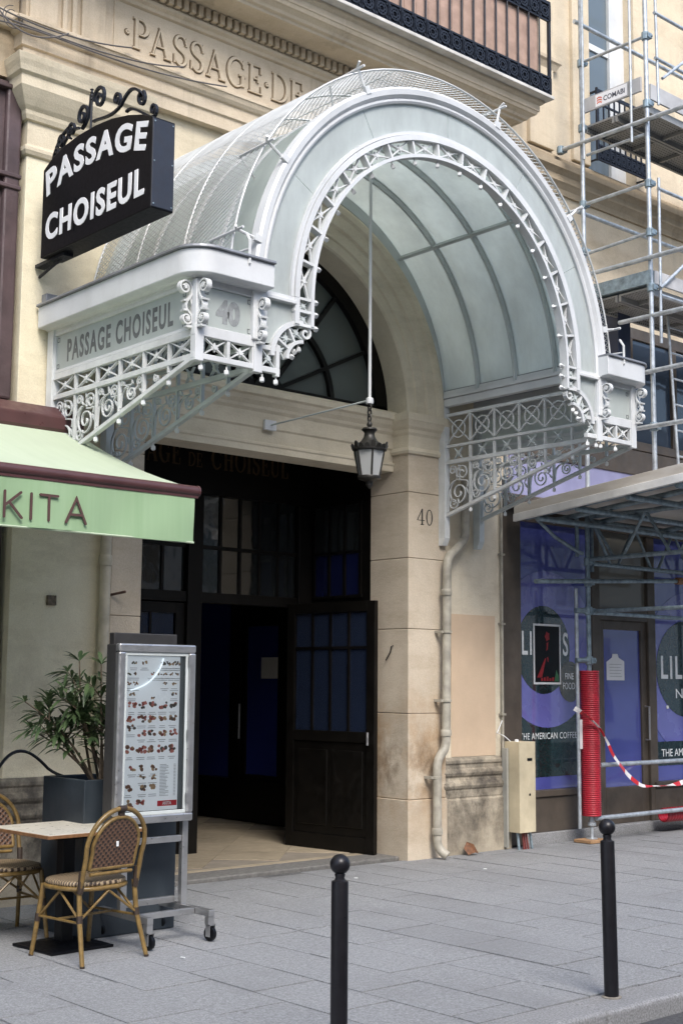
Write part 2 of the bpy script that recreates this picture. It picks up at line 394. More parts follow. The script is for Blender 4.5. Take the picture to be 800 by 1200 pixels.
# ============================================================ letters with serifs
def glyph(c):
    T, t, s = .135, .06, .055; G = []
    stem = lambda x: G.append(([(x, .02), (x, .98)], T))
    ser = lambda a, b, y: G.append(([(a, y), (b, y)], s))
    wv = lambda n, a, b: [a+(b-a)*sin(pi*i/n) for i in range(n+1)]
    if c == 'P':
        stem(.17); ser(.02, .33, .03); ser(.02, .36, .972); G.append((arcpts(.36, .73, .242, 90, -90, 12), wv(12, t, T))); ser(.17, .36, .488); return G, .72
    if c == 'A':
        G.append(([(.08, .02), (.38, .98)], t)); G.append(([(.38, .99), (.70, .02)], T)); ser(.18, .58, .34); ser(-.02, .2, .03); ser(.55, .85, .03); return G, .88
    if c == 'S':
        p = bez((.53, .76), (.50, 1.06), (.10, 1.03), (.10, .74))+bez((.10, .74), (.10, .47), (.55, .55), (.55, .26))[1:]+bez((.55, .26), (.54, -.07), (.12, -.06), (.08, .26))[1:]
        n = len(p)-1; G.append((p, [t+(T-t)*sin(pi*i/n)**2 for i in range(n+1)])); G.append(([(.545, .68), (.545, .96)], t)); G.append(([(.07, .04), (.07, .33)], t)); return G, .68
    if c in 'GC':
        p = [(.43+.37*cos(radians(a)), .5+.475*sin(radians(a))) for a in range(42, 322, 14)]; n = len(p)-1
        G.append((p, wv(n, t, T)))
        G.append(([(.72, .68), (.72, .96)], t))
        if c == 'G': G.append(([(.70, .06), (.70, .42)], T)); ser(.52, .83, .42)
        else: G.append(([(.72, .10), (.72, .30)], t))
        return G, .90
    if c == 'E':
        stem(.17); ser(.02, .60, .972); ser(.02, .64, .03); ser(.17, .46, .51)
        for a in ([(.59, .99), (.59, .72)], [(.63, .01), (.63, .30)], [(.46, .63), (.46, .39)]): G.append((a, t))
        return G, .72
    if c == 'D':
        stem(.17); ser(.02, .34, .972); ser(.02, .34, .03)
        G.append(([(.34+.42*cos(radians(a)), .5+.472*sin(radians(a))) for a in range(90, -91, -12)], wv(15, t, T))); return G, .86
    if c == 'H':
        stem(.17); stem(.66); ser(.17, .66, .5)
        for q in (.17, .66):
            for h in (.03, .972): ser(q-.15, q+.15, h)
        return G, .88
    if c == 'O':
        p = [(.45+.38*cos(radians(a)), .5+.475*sin(radians(a))) for a in range(0, 361, 15)]; G.append((p, [T-(T-t)*abs(sin(radians(a))) for a in range(0, 361, 15)])); return G, .93
    if c == 'I': stem(.18); ser(.03, .33, .03); ser(.03, .33, .972); return G, .40
    if c == 'U':
        p = [(.17, .98)]+[(.42+.25*cos(radians(a)), .28+.25*sin(radians(a))) for a in range(180, 361, 15)]+[(.67, .98)]
        G.append((p, [T]+[T-(T-t)*i/12 for i in range(13)]+[t])); ser(.02, .32, .972); ser(.54, .8, .972); return G, .86
    if c == 'L':
        stem(.17); ser(.02, .33, .972); ser(.02, .60, .03); G.append(([(.59, .01), (.59, .30)], t)); return G, .68
    if c == '4':
        G.append(([(.46, 0), (.46, 1)], .12)); G.append(([(.46, 1), (.03, .28), (.66, .28)], t)); ser(.32, .6, .025); return G, .74
    if c == '0':
        p = [(.32+.24*cos(radians(a)), .5+.475*sin(radians(a))) for a in range(0, 361, 15)]; G.append((p, [.12-.06*abs(sin(radians(a))) for a in range(0, 361, 15)])); return G, .66
    if c == '.':
        G.append((arcpts(.14, .46, .05, 0, 360, 10), .06)); return G, .30
    return G, .34
def serif_line(txt, T, h, sx, n0, n1, mat, parent, name='letter', grow=0., u0=0., track=.04):
    u = u0; out = []
    for c in txt:
        G, adv = glyph(c)
        if G:
            m = MB()
            for k, (pts, w) in enumerate(G):
                ww = [q+grow for q in w] if isinstance(w, list) else w+grow
                e = .0006*k
                m.ribbon([(u+p[0]*h*sx, p[1]*h) for p in pts], [q*h for q in ww] if isinstance(ww, list) else ww*h, T, n0, n1+e)
            out.append(m.build(name, mat, parent))
        u += (adv+track)*h*sx
    return u, out

# ============================================================ the main building
bld = thing('stone_building', 'cream limestone building with arched passage entrance, carved frieze and pilasters', 'building', (7.27, W, 0))
# ---- piers of the entrance, block by block
def pier(x0, x1, zs, proud):
    for i, (a, b) in enumerate(zip(zs, zs[1:])):
        e = .018 if i == 0 else 0
        m = MB(); m.box(x0-e*(proud < 0), x1+e*(proud > 0), W-e, 9.45, a+.002, b-.002)
        m.build('stone_block', PIER, bld, bevel=.006)
pier(8.74, 9.24, [-.1, .54, 1.33, 2.12, 2.79, 3.42, 3.80], -1)
pier(5.50, 5.78, [-.1, .54, 1.33, 2.12, 2.79, 3.42, 3.80], 1)
IMP = [(-.1, 3.79), (.022, 3.79), (.034, 3.815), (.022, 3.84), (.012, 3.85), (.012, 3.965), (.03, 3.99), (.036, 4.02), (.062, 4.045), (.085, 4.09), (.092, 4.10), (.092, 4.17), (-.1, 4.17)]
m = MB(); m.sweep([(8.74, 9.20), (8.74, W), (9.24, W)], IMP); m.build('impost', STONE, bld, bevel=.003)
m = MB(); m.sweep([(5.50, W), (5.78, W), (5.78, 9.20)], IMP); m.build('impost', STONE, bld, bevel=.003)
for a, b in ((8.76, 9.3), (5.44, 5.76)):
    m = MB(); m.box(a, b, 8.99, 9.44, 3.80, 4.165); m.build('impost_core', STONE, bld)
# ---- lintel across the opening
LIN = [(-.3, 3.63), (0, 3.63), (0, 3.685), (.012, 3.695), (.012, 3.715), (-.012, 3.72), (-.012, 3.84), (.006, 3.855), (.006, 3.985), (.03, 4.01), (.038, 4.035), (.07, 4.07), (.085, 4.105), (.11, 4.12), (.11, 4.175), (.02, 4.215), (-.3, 4.215)]
m = MB(); m.sweep([(5.76, 9.13), (8.76, 9.13)], LIN); lintel = m.build('lintel', STONE, bld, bevel=.003)
# ---- archivolt and spandrels
AC = (7.26, 4.17); A_IN, A_OUT = 1.48, 1.90
ARC = [(1.48, 9.45), (1.48, 8.945), (1.495, 8.925), (1.575, 8.925), (1.585, 8.905), (1.685, 8.90), (1.70, 8.875), (1.80, 8.865), (1.82, 8.84), (1.865, 8.832), (1.90, 8.85), (1.90, 9.45)]
m = MB(); m.arc(AC, ARC, 0, 180, 64); m.build('archivolt', STONE, bld, smooth=28)
def spandrel(x0, x1, ztop, y0, y1):
    m = MB(); n = 48; R = 1.88; pi_, po = [], []
    for i in range(n+1):
        a = pi*i/n; c, s = cos(a), sin(a)
        pi_.append((AC[0]+R*c, AC[1]+R*s))
        ts = []
        if c > 1e-6: ts.append((x1-AC[0])/c)
        if c < -1e-6: ts.append((x0-AC[0])/c)
        if s > 1e-6: ts.append((ztop-AC[1])/s)
        tt = min(ts); po.append((AC[0]+tt*c, AC[1]+tt*s))
    for y in (y0, y1):
        vs = [(p[0], y, p[1]) for p in pi_]+[(p[0], y, p[1]) for p in po]
        m.add(vs, [(i, i+1, n+2+i, n+1+i) for i in range(n)])
    for x_ in (x0, x1):      # corners of the rectangle
        sgn = 1 if x_ == x1 else -1
        k = max(range(n+1), key=lambda i: (po[i][0]*sgn, po[i][1]))
    return m
m = spandrel(5.44, 9.3, 6.36, 8.955, 9.44)
# the two corner triangles the fan leaves out
for sx_ in (5.44, 9.3):
    pts = []; n = 48
    for i in range(n+1):
        a = pi*i/n; c, s = cos(a), sin(a); ts = []
        if c > 1e-6: ts.append((9.3-AC[0])/c)
        if c < -1e-6: ts.append((5.44-AC[0])/c)
        if s > 1e-6: ts.append((6.36-AC[1])/s)
        tt = min(ts); pts.append((AC[0]+tt*c, AC[1]+tt*s))
    side = [p for p in pts if abs(p[0]-sx_) < 1e-4]; top = [p for p in pts if abs(p[1]-6.36) < 1e-4]
    a = max(side, key=lambda p: p[1]); b = min(top, key=lambda p: abs(p[0]-sx_))
    for y in (8.955, 9.44): m.add([(a[0], y, a[1]), (sx_, y, 6.36), (b[0], y, b[1])], [(0, 1, 2)])
m.build('spandrel_wall', STONE_CAP, bld)
# ---- pilasters with moulded plinths and capitals
PLI = [(-.1, -.1), (.05, -.1), (.05, .505), (.035, .52), (.04, .535), (.04, .60), (.05, .615), (.058, .64), (.05, .665), (.028, .69), (.024, .715), (.04, .735), (.048, .76), (.036, .79), (.02, .80), (.018, .835), (.03, .85), (.03, .875), (.008, .905), (-.1, .905)]
CAP = [(-.1, 5.62), (.0, 5.62), (.02, 5.63), (.035, 5.66), (.035, 5.69), (.012, 5.70), (.006, 5.72), (.006, 5.90), (.03, 5.905), (.045, 5.94), (.05, 5.97), (.075, 6.0), (.11, 6.06), (.13, 6.10), (.14, 6.12), (.14, 6.20), (.165, 6.22), (.175, 6.26), (.19, 6.30), (.20, 6.345), (-.1, 6.345)]
for x0, x1, right in ((4.65, 5.50, 0), (9.27, 10.12, 1)):
    yb = 8.965 if right else 8.94
    m = MB(); m.box(x0, x1, yb, 9.44, -.1, 5.9); pil = m.build('pilaster', PILAST if not right else STONE, bld, bevel=.006)
    path = [(x0, 9.3), (x0, yb), (x1, yb), (x1, 9.3)]
    m = MB(); m.sweep(path, PLI); m.build('plinth', PLINTH, pil, bevel=.004)
    m = MB(); m.sweep(path, CAP); m.build('capital', STONE_CAP, pil, bevel=.003)
    m = MB(); m.box(x0+.02, x1-.02, yb+.02, 9.44, 5.88, 6.36); m.build('capital_core', STONE_CAP, pil)
    if right:
        m = MB(); m.box(9.36, 9.99, yb-.005, yb+.03, .912, 2.285)
        m.build('plaster_patch', pm('peach_plaster_patch', (.56, .425, .295), .8, var=.08, scale=2, grime=.3, gcol=(.3, .2, .12), bumps=.2, bscale=50), pil)
# ---- upper entablature
ENT = [(-.25, 6.345), (.03, 6.345), (.03, 6.455), (.05, 6.465), (.05, 6.565), (.07, 6.575), (.09, 6.60), (.105, 6.635), (.115, 6.64), (.115, 6.665), (.02, 6.68), (0, 6.69), (0, 7.145), (.025, 7.155), (.035, 7.18), (.06, 7.20), (.065, 7.225), (.045, 7.235), (.045, 7.335), (.10, 7.345), (.34, 7.348), (.35, 7.338), (.37, 7.338), (.38, 7.36), (.41, 7.368), (.425, 7.39), (.46, 7.415), (.475, 7.42), (.49, 7.45), (.50, 7.455), (.50, 7.515), (.53, 7.535), (.54, 7.562), (-.25, 7.562)]
m = MB(); m.sweep([(4.58, 9.3), (4.58, 8.91), (9.62, 8.91), (9.62, 9.3)], ENT); ent = m.build('entablature', STONE_UP, bld, bevel=.002)
den = MB(); den.box(0, .046, 8.805, 8.868, 7.243, 7.333); dme = den.mesh('dentil')
for i in range(66):
    link('dentil', dme, STONE_UP, ent, loc=(4.62+.0755*i, 0, 0))
# fluted block over the left pilaster
m = MB()
for a, b in ((4.60, 4.84), (4.885, 4.925), (4.97, 5.01), (5.055, 5.27)): m.box(a, b, 8.878, 8.93, 6.70, 7.14)
m.build('fluted_block', STONE_UP, bld, bevel=.006)
for a, b in ((5.36, 5.375), ):
    m = MB(); m.box(a, b, 8.900, 8.93, 6.70, 7.14); m.build('panel_edge', STONE_UP, bld, bevel=.003)
# carved lettering: raised letters over a wider dark outline
LETTER_EDGE = pm('dark_letter_outline', (.16, .12, .075), .9, var=.3, scale=12)
FT = plane_T((5.455, 8.91, 6.785), (1, 0, 0), (0, 0, 1), (0, -1, 0))
carve = MB()
h = .268
u, ls = serif_line('.PASSAGE.DE.CHOISEUL', FT, h, .895, -.01, .0015, LETTER_EDGE, bld, 'letter_outline', grow=.06)
u, ls2 = serif_line('.PASSAGE.DE.CHOISEUL', FT, h, .895, -.01, .017, STONE_UP, bld, 'carved_letter', grow=-.02)
# ---- balcony with cast-iron railing
m = MB(); m.box(4.40, 10.20, 8.28, 8.95, 7.565, 7.60); m.build('balcony_slab', pm('pale_slab_edge', (.52, .50, .46), .8, var=.15), bld, bevel=.006)
rail = MB(); rail.box(4.42, 10.19, 8.315, 8.335, 7.612, 7.632); rail.box(4.42, 10.19, 8.315, 8.335, 7.797, 7.815)
rail.box(4.42, 10.19, 8.315, 8.335, 8.415, 8.432); rail.box(4.42, 10.19, 8.31, 8.34, 8.60, 8.635)
for yy in (8.315, 8.865):
    rail.box(10.165, 10.195, yy, yy+.03, 7.60, 8.64)
rail.box(10.17, 10.19, 8.345, 8.86, 7.612, 7.632); rail.box(10.17, 10.19, 8.345, 8.86, 8.61, 8.63)
railo = rail.build('balcony_railing', IRON, bld)
ros = MB(); TT = plane_T((0, 0, 0), (1, 0, 0), (0, 0, 1), (0, -1, 0))
ros.box(-.082, .082, .004, .010, -.083, .083)
for r, w in ((.058, .016), (.03, .014)): ros.ribbon(arcpts(0, 0, r, 0, 360, 14)[:-1], w, TT, -.002, .012, True)
ros.lathe([(.014, -.002), (.014, .0)], (0, 0, 0), 6)
for a in range(0, 360, 45): ros.ribbon([(.024*cos(radians(a)), .024*sin(radians(a))), (.052*cos(radians(a)), .052*sin(radians(a)))], .014, TT, -.002, .010)
for sx_, sz in ((1, 1), (-1, 1), (1, -1), (-1, -1)): ros.ribbon([(sx_*.055, sz*.055), (sx_*.078, sz*.078)], .02, TT, -.002, .012)
for q in (-.083, .083): ros.box(q-.007, q+.007, -.016, .012, -.086, .086)
rme = ros.mesh('rosette'); bar = MB(); bar.tube([(0, 0, 7.80), (0, 0, 8.43)], .010, 6); bme = bar.mesh('baluster', 40)
n = 35
for i in range(n):
    xx = 4.51+i*.1645
    link('rosette', rme, IRON, railo, loc=(xx, 8.325, 7.714)); link('rosette', rme, IRON, railo, loc=(xx, 8.325, 8.516))
    link('baluster', bme, IRON, railo, loc=(xx+.082, 8.325, 0))
SALMON = pm('salmon_reed_screen', (.36, .245, .19), .8, var=.15, scale=8, bumps=.3, bscale=30, grime=.25, gcol=(.25, .14, .1))
for i in range(36):
    m = MB(); m.box(4.44+i*.16, 4.594+i*.16, 8.352, 8.360, 7.83, 8.60)
    if i < 35: m.build('screen_slat', SALMON, railo)
# ---- upper walls (openings left for windows)
up = MB(); up.box(4.3, 11.62, 8.955, 9.44, 7.56, 13); up.box(12.52, 30, 8.955, 9.44, 3.70, 13); up.box(10.10, 11.62, 8.955, 9.44, 3.72, 7.56)
up.box(11.62, 12.52, 8.955, 9.44, 3.72, 7.30); up.box(11.62, 12.52, 8.955, 9.44, 10.2, 13)
up.build('upper_wall', WALLR, bld)
m = MB(); m.box(10.55, 10.95, 8.90, 8.99, 7.42, 12.9); m.build('wall_strip', WALLR, bld, bevel=.008)
m = MB(); m.sweep([(10.5, 9.0), (10.5, 8.90), (10.99, 8.90), (10.99, 9.0)], [(-.02, 8.34), (.0, 8.34), (.03, 8.40), (.05, 8.42), (.05, 8.46), (-.02, 8.47)]); m.build('strip_cap', STONE_UP, bld)
m = MB(); m.box(11.30, 11.60, 8.905, 8.99, 7.42, 12.9); m.build('wall_strip', WALLR, bld, bevel=.008)
STR = [(-.1, 6.96), (.03, 6.96), (.04, 7.02), (.07, 7.06), (.09, 7.08), (.09, 7.15), (.12, 7.18), (.15, 7.20), (.15, 7.27), (.06, 7.29), (.06, 7.36), (.02, 7.40), (-.1, 7.40)]
m = MB(); m.sweep([(10.12, 8.955), (30, 8.955)], STR); m.build('string_course', stone_mat('sooty_limestone', (.42, .345, .245), streak=.9), bld)
# first-floor window with iron guard
win = MB(); win.box(11.62, 11.70, 9.10, 9.16, 7.30, 10.2); win.box(12.30, 12.519, 9.10, 9.16, 7.30, 10.2); win.box(11.70, 12.30, 9.10, 9.16, 7.30, 7.38)
win.box(12.22, 12.30, 9.085, 9.16, 7.38, 10.2); win.box(11.70, 12.22, 9.105, 9.155, 8.98, 9.06)
wo = win.build('window', WHITE, bld, bevel=.004)
for a, b in ((11.70, 12.22), ):
    for c, d in ((7.38, 8.98), (9.06, 10.2)):
        m = MB(); m.box(a, b, 9.125, 9.13, c, d); m.build('pane', WGLASS, wo)
m = MB(); m.box(11.66, 12.48, 9.30, 9.32, 7.3, 10.2); m.build('curtain', pm('grey_net_curtain', (.35, .36, .36), .9), wo)
gd = MB()
gd.box(11.60, 12.54, 8.80, 8.82, 8.27, 8.31); gd.box(11.60, 12.54, 8.80, 8.82, 7.47, 7.49); gd.box(11.60, 12.54, 8.80, 8.82, 7.64, 7.66); gd.box(11.60, 12.54, 8.80, 8.82, 8.13, 8.15)
for q in (11.58, 12.54):
    gd.box(q, q+.02, 8.795, 8.819, 7.46, 8.32)
for q in (11.60, 12.52):
    gd.box(q, q+.02, 8.82, 8.96, 8.28, 8.30); gd.box(q, q+.02, 8.82, 8.96, 7.475, 7.49)
gdo = gd.build('window_guard', IRON, bld)
b2 = MB(); b2.box(-.008, .008, 8.80, 8.815, 7.49, 8.27); b2m = b2.mesh('guard_bar'); r2 = MB()
for i in range(10): link('guard_bar', b2m, IRON, gdo, loc=(11.615+i*.1, 0, 0))
for i in range(9):
    link('rosette', rme, IRON, gdo, loc=(11.67+i*.1, 8.812, 7.565), rot=None).scale = (.58, 1, .95)
# house number painted on the pier
NT = plane_T((8.852, W-.0005, 3.115), (1, 0, 0), (0, 0, 1), (0, -1, 0))
serif_line('40', NT, .155, .98, -.002, .001, pm('dark_number_paint', (.03, .028, .025), .5), bld, 'house_number_digit')
# fittings on the walls that belong to the building
m = MB(); m.box(4.955, 5.03, 8.918, 8.945, 2.175, 2.25)
m.build('wall_plate', pm('rusty_plate', (.13, .10, .07), .8, var=.4, scale=40, bumps=.6, bscale=90), bld, bevel=.004)
m = MB(); m.tube([(5.49, 8.93, 2.275), (5.56, 8.80, 2.30)], .011, 6); m.build('iron_peg', pm('rusty_iron', (.09, .05, .035), .8, var=.3, scale=30), bld)
m = MB(); m.tube([(8.735, 9.12, 1.965), (8.715, 9.125, 1.955), (8.715, 9.14, 1.90), (8.715, 9.20, 1.825)], .006, 6); m.build('rope_hook', BLACK, bld)
m = MB(); m.box(7.13, 7.26, 9.085, 9.118, 3.83, 3.92); m.build('anchor_plate', PAPER, bld, bevel=.004)
# ============================================================ fanlight in the arch
FC = (7.26, 4.20); FY = 9.26
fan = MB(); fan.arc(FC, [(1.33, FY-.05), (1.48, FY-.05), (1.48, FY+.08), (1.33, FY+.08)], 0, 180, 48)
fan.box(FC[0]-1.47, FC[0]+1.47, FY-.05, FY+.08, 4.19, 4.27)
fano = fan.build('fanlight', BLACKWOOD, bld, smooth=30)
m = MB(); m.arc(FC, [(.76, FY-.03), (.81, FY-.03), (.81, FY+.04), (.76, FY+.04)], 3, 177, 36); m.build('glazing_arc', BLACKWOOD, fano, smooth=30)
m = MB(); m.arc(FC, [(0.001, FY-.06), (.17, FY-.06), (.17, FY+.06), (0.001, FY+.06)], 2, 178, 16); m.build('hub', BLACKWOOD, fano)
for a in (26, 52, 90, 128, 154):
    c, s = cos(radians(a)), sin(radians(a))
    m = MB(); m.bar((FC[0]+.15*c, FY, FC[1]+.15*s), (FC[0]+1.35*c, FY, FC[1]+1.35*s), .035, .06, (0, 1, 0)); m.build('glazing_bar', BLACKWOOD, fano)
angs = [3, 26, 52, 90, 128, 154, 177]
for r0, r1 in ((.17, .785), (.785, 1.36)):
    for a0, a1 in zip(angs, angs[1:]):
        m = MB(); m.arc(FC, [(r0, FY+.012), (r1, FY+.012)], a0, a1, 8, closed=False); m.build('pane', FANGLASS, fano)
# ============================================================ the passage behind (dark)
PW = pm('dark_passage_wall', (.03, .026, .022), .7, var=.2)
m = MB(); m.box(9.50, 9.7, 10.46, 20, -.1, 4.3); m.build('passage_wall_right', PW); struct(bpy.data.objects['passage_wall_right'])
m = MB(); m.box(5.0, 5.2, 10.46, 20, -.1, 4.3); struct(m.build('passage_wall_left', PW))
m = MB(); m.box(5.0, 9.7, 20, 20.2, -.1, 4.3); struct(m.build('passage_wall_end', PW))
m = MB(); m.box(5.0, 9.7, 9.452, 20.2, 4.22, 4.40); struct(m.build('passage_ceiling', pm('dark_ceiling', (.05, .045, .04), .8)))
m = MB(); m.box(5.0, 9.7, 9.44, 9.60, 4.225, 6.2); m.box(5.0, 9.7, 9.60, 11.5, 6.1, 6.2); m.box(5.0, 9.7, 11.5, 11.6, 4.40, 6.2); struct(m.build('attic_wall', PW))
# step and tiled floor
m = MB(); m.box(5.60, 8.90, 9.02, 9.34, -.1, .025); m.build('threshold_step', pm('worn_granite_step', (.15, .145, .135), .8, var=.2, scale=30, bumps=.3, bscale=150, grime=.5, gcol=(.07, .065, .06)), bevel=.012); struct(bpy.data.objects['threshold_step'])
m = MB(); m.box(5.2, 9.5, 9.34, 20, -.1, .020); fl = struct(m.build('passage_floor', pm('floor_grout', (.22, .19, .15), .9)))
TILE = pm('beige_floor_tile', (.34, .285, .205), .45, var=.1, scale=4, grime=.35, gcol=(.2, .16, .11), rnd=.14)
tm = MB(); tm.box(-.298, .298, -.298, .298, -.01, .006); tme = tm.mesh('floor_tile')
for i in range(-9, 10):
    for j in range(-9, 10):
        cx = 7.27+(i-j)*.4243; cy = 11.2+(i+j)*.4243
        if 5.85 < cx < 9.2 and 9.74 < cy < 13.6: link('floor_tile', tme, TILE, fl, loc=(cx, cy, .020), rot=(0, 0, pi/4))
m = MB()
for i in range(7): m.box(5.70+i*.45, 6.143+i*.45, 9.345, 9.43, 0, .0265)
m.build('floor_border', TILE, fl, kind='stuff')
# the shop window and door in the passage's side wall, blue behind the glass
ps = thing('side_shopfront', 'dark shopfront with navy panes inside the passage, seen through the open door', 'shopfront', (9.48, 12.4, 0))
m = MB(); m.box(9.44, 9.5, 10.5, 14.2, .03, .50); m.box(9.44, 9.5, 10.5, 14.2, 2.58, 4.1)
for a, b in ((10.5, 10.7), (11.45, 11.65), (12.42, 12.62), (13.34, 14.2)): m.box(9.435, 9.5, a, b, .50, 2.58)
m.build('frame', BLACKWOOD, ps, bevel=.004)
m = MB(); m.box(9.47, 9.49, 12.62, 13.34, .50, 2.58); m.build('pane', NAVY, ps)
m = MB(); m.box(9.47, 9.49, 10.70, 11.45, .50, 2.58); m.build('pane', NAVY, ps)
d = MB(); d.box(9.455, 9.495, 11.65, 11.75, .03, 2.58); d.box(9.455, 9.495, 12.33, 12.42, .03, 2.58); d.box(9.455, 9.495, 11.75, 12.33, 2.25, 2.58); d.box(9.455, 9.495, 11.75, 12.33, .50, .56)
do = d.build('door', BLACKWOOD, ps, bevel=.003)
m = MB(); m.box(9.475, 9.485, 11.75, 12.33, .56, 2.25); m.build('pane', NAVY, do)
m = MB(); m.tube([(9.40, 12.38, .96), (9.40, 12.38, 1.36)], .012, 6); m.build('handle', ALU, do)
m = MB(); m.box(9.462, 9.465, 11.74, 12.06, 1.65, 1.89); tag(m.build('paper_notice', PAPER), 'white paper notice taped inside the dark passage door glass', 'notice')
# ============================================================ timber door screen of the passage
scr = thing('passage_doors', 'dark wooden door screen with glazed transom and open leaf in the arched entrance', 'door', (7.30, 10.4, 0))
m = MB()
for a, b in ((8.76, 8.80), (5.72, 5.76)): m.box(a, b, 9.455, 10.36, .02, 4.215)
m.build('lining', BLACKWOOD, scr)
sl_ = MB()
for yy in (9.60, 9.83, 10.06, 10.29): sl_.box(8.735, 8.757, yy-.014, yy+.014, 2.46, 3.40)
for zz in (2.46, 2.90, 3.385): sl_.box(8.738, 8.7585, 9.58, 10.31, zz-.014, zz+.014)
slo = sl_.build('side_light', BLACKWOOD, scr)
for ya in (9.60, 9.83, 10.06):
    m = MB(); m.box(8.752, 8.7575, ya+.015, ya+.215, 2.475, 2.885); m.build('pane', glossy_dark('dim_navy_glass', (.006, .009, .045), .1, .5), slo)
    m = MB(); m.box(8.752, 8.7575, ya+.015, ya+.215, 2.915, 3.37); m.build('pane', DGLASS, slo)
for a, b in ((7.22, 7.39), (5.76, 5.92), (8.58, 8.80)):
    m = MB(); m.box(a, b, 10.34, 10.48, .02, 3.40); m.build('post', BLACKWOOD, scr, bevel=.008)
m = MB(); m.box(8.80, 9.5, 10.36, 10.46, .02, 4.22); m.box(5.2, 5.72, 10.36, 10.46, .02, 4.22); m.build('side_panel', BLACKWOOD, scr)
m = MB(); m.box(5.92, 8.58, 10.36, 10.46, 2.36, 2.46); m.build('transom_rail', BLACKWOOD, scr, bevel=.006)
m = MB(); m.box(5.76, 8.80, 10.35, 10.47, 3.405, 4.21); brd = m.build('name_board', BLACKWOOD, scr)
GOLD = pm('dull_gilding', (.085, .05, .02), .55, metal=.2, var=.3, scale=30)
BT = plane_T((6.25, 10.35, 3.66), (1, 0, 0), (0, 0, 1), (0, -1, 0))
u, _ = serif_line('PASSAGE', BT, .215, .66, -.002, .003, GOLD, brd, 'gilt_letter', track=.1)
u, _ = serif_line('DE', BT, .135, .75, -.002, .003, GOLD, brd, 'gilt_letter', u0=u+.07, track=.1)
serif_line('CHOISEUL', BT, .215, .66, -.002, .003, GOLD, brd, 'gilt_letter', u0=u+.10, track=.1)
# transom lights: small panes between bars
for a, b in ((5.92, 7.22), (7.39, 8.58)):
    n = 5; w = (b-a)/n
    tl = MB()
    for i in range(1, n): tl.box(a+i*w-.014, a+i*w+.014, 10.385, 10.425, 2.46, 3.405)
    tl.box(a, b, 10.383, 10.427, 2.88, 2.915)
    to = tl.build('transom_light', BLACKWOOD, scr)
    for i in range(n):
        for z0, z1 in ((2.46, 2.88), (2.915, 3.405)):
            m = MB(); m.box(a+i*w+.014, a+(i+1)*w-.014, 10.402, 10.408, z0, z1); m.build('pane', DGLASS, to)
# door leaves: left one shut, right one swung out along the jamb
def leaf(parent, T, wd, h, name='door_leaf'):
    """T maps (u along the leaf, v up, n thickness)"""
    m = MB(); P = lambda u0, u1, v0, v1, n0=-.025, n1=.025: m.prism([(u0, v0), (u1, v0), (u1, v1), (u0, v1)], T, n0, n1)
    P(0, .10, 0, h); P(wd-.10, wd, 0, h); P(.10, wd-.10, h-.10, h); P(.10, wd-.10, 1.02, 1.12); P(.10, wd-.10, 0, .14)
    P(.10, wd-.10, .14, 1.02, -.010, .010)
    o = m.build(name, BLACKWOOD, parent, bevel=.003)
    n = 4; w = (wd-.2)/n
    for i in range(1, n):
        m = MB(); u = .10+i*w; m.prism([(u-.011, 1.12), (u+.011, 1.12), (u+.011, h-.10), (u-.011, h-.10)], T, -.018, .018); m.build('glazing_bar', BLACKWOOD, o)
    m = MB(); m.prism([(.10, 1.905), (wd-.10, 1.905), (wd-.10, 1.93), (.10, 1.93)], T, -.0165, .0165); m.build('glazing_bar', BLACKWOOD, o)
    for i in range(n):
        for v0, v1 in ((1.12, 1.905), (1.93, h-.10)):
            m = MB(); m.prism([(.10+i*w+.011, v0), (.10+(i+1)*w-.011, v0), (.10+(i+1)*w-.011, v1), (.10+i*w+.011, v1)], T, -.003, .003); m.build('pane', LEAFG, o)
    m = MB()
    for k in (0, 1):
        u0 = .15+k*(wd/2-.12); P2 = [(u0, .22), (u0+wd/2-.18, .22), (u0+wd/2-.18, .94), (u0, .94)]
        m.prism(P2, T, -.019, .019)
    m.build('raised_panel', BLACKWOOD, o, bevel=.008)
    return o
LEAFG, lt, lp = new_mat('clear_door_glass')
lp.inputs['Base Color'].default_value = (.02, .03, .06, 1); lp.inputs['Roughness'].default_value = .06; lp.inputs['Alpha'].default_value = .45
aT = Vector((8.46, 10.34, .03)); bT = Vector((8.60, 9.20, .03)); U_ = (bT-aT).normalized(); Nn = Vector((0, 0, 1)).cross(U_)
lf = leaf(scr, plane_T(aT, U_, (0, 0, 1), Nn), 1.14, 2.36)
m = MB()
for z in (1.02, 1.12):
    pass
m.tube([bT+Vector((-.06, -.05, 1.0))-U_*.1, bT+Vector((-.06, -.05, 1.12))-U_*.1], .012, 6); m.build('handle', ALU, lf)
leaf(scr, plane_T((5.92, 10.41, .03), (1, 0, 0), (0, 0, 1), (0, -1, 0)), 1.30, 2.32)

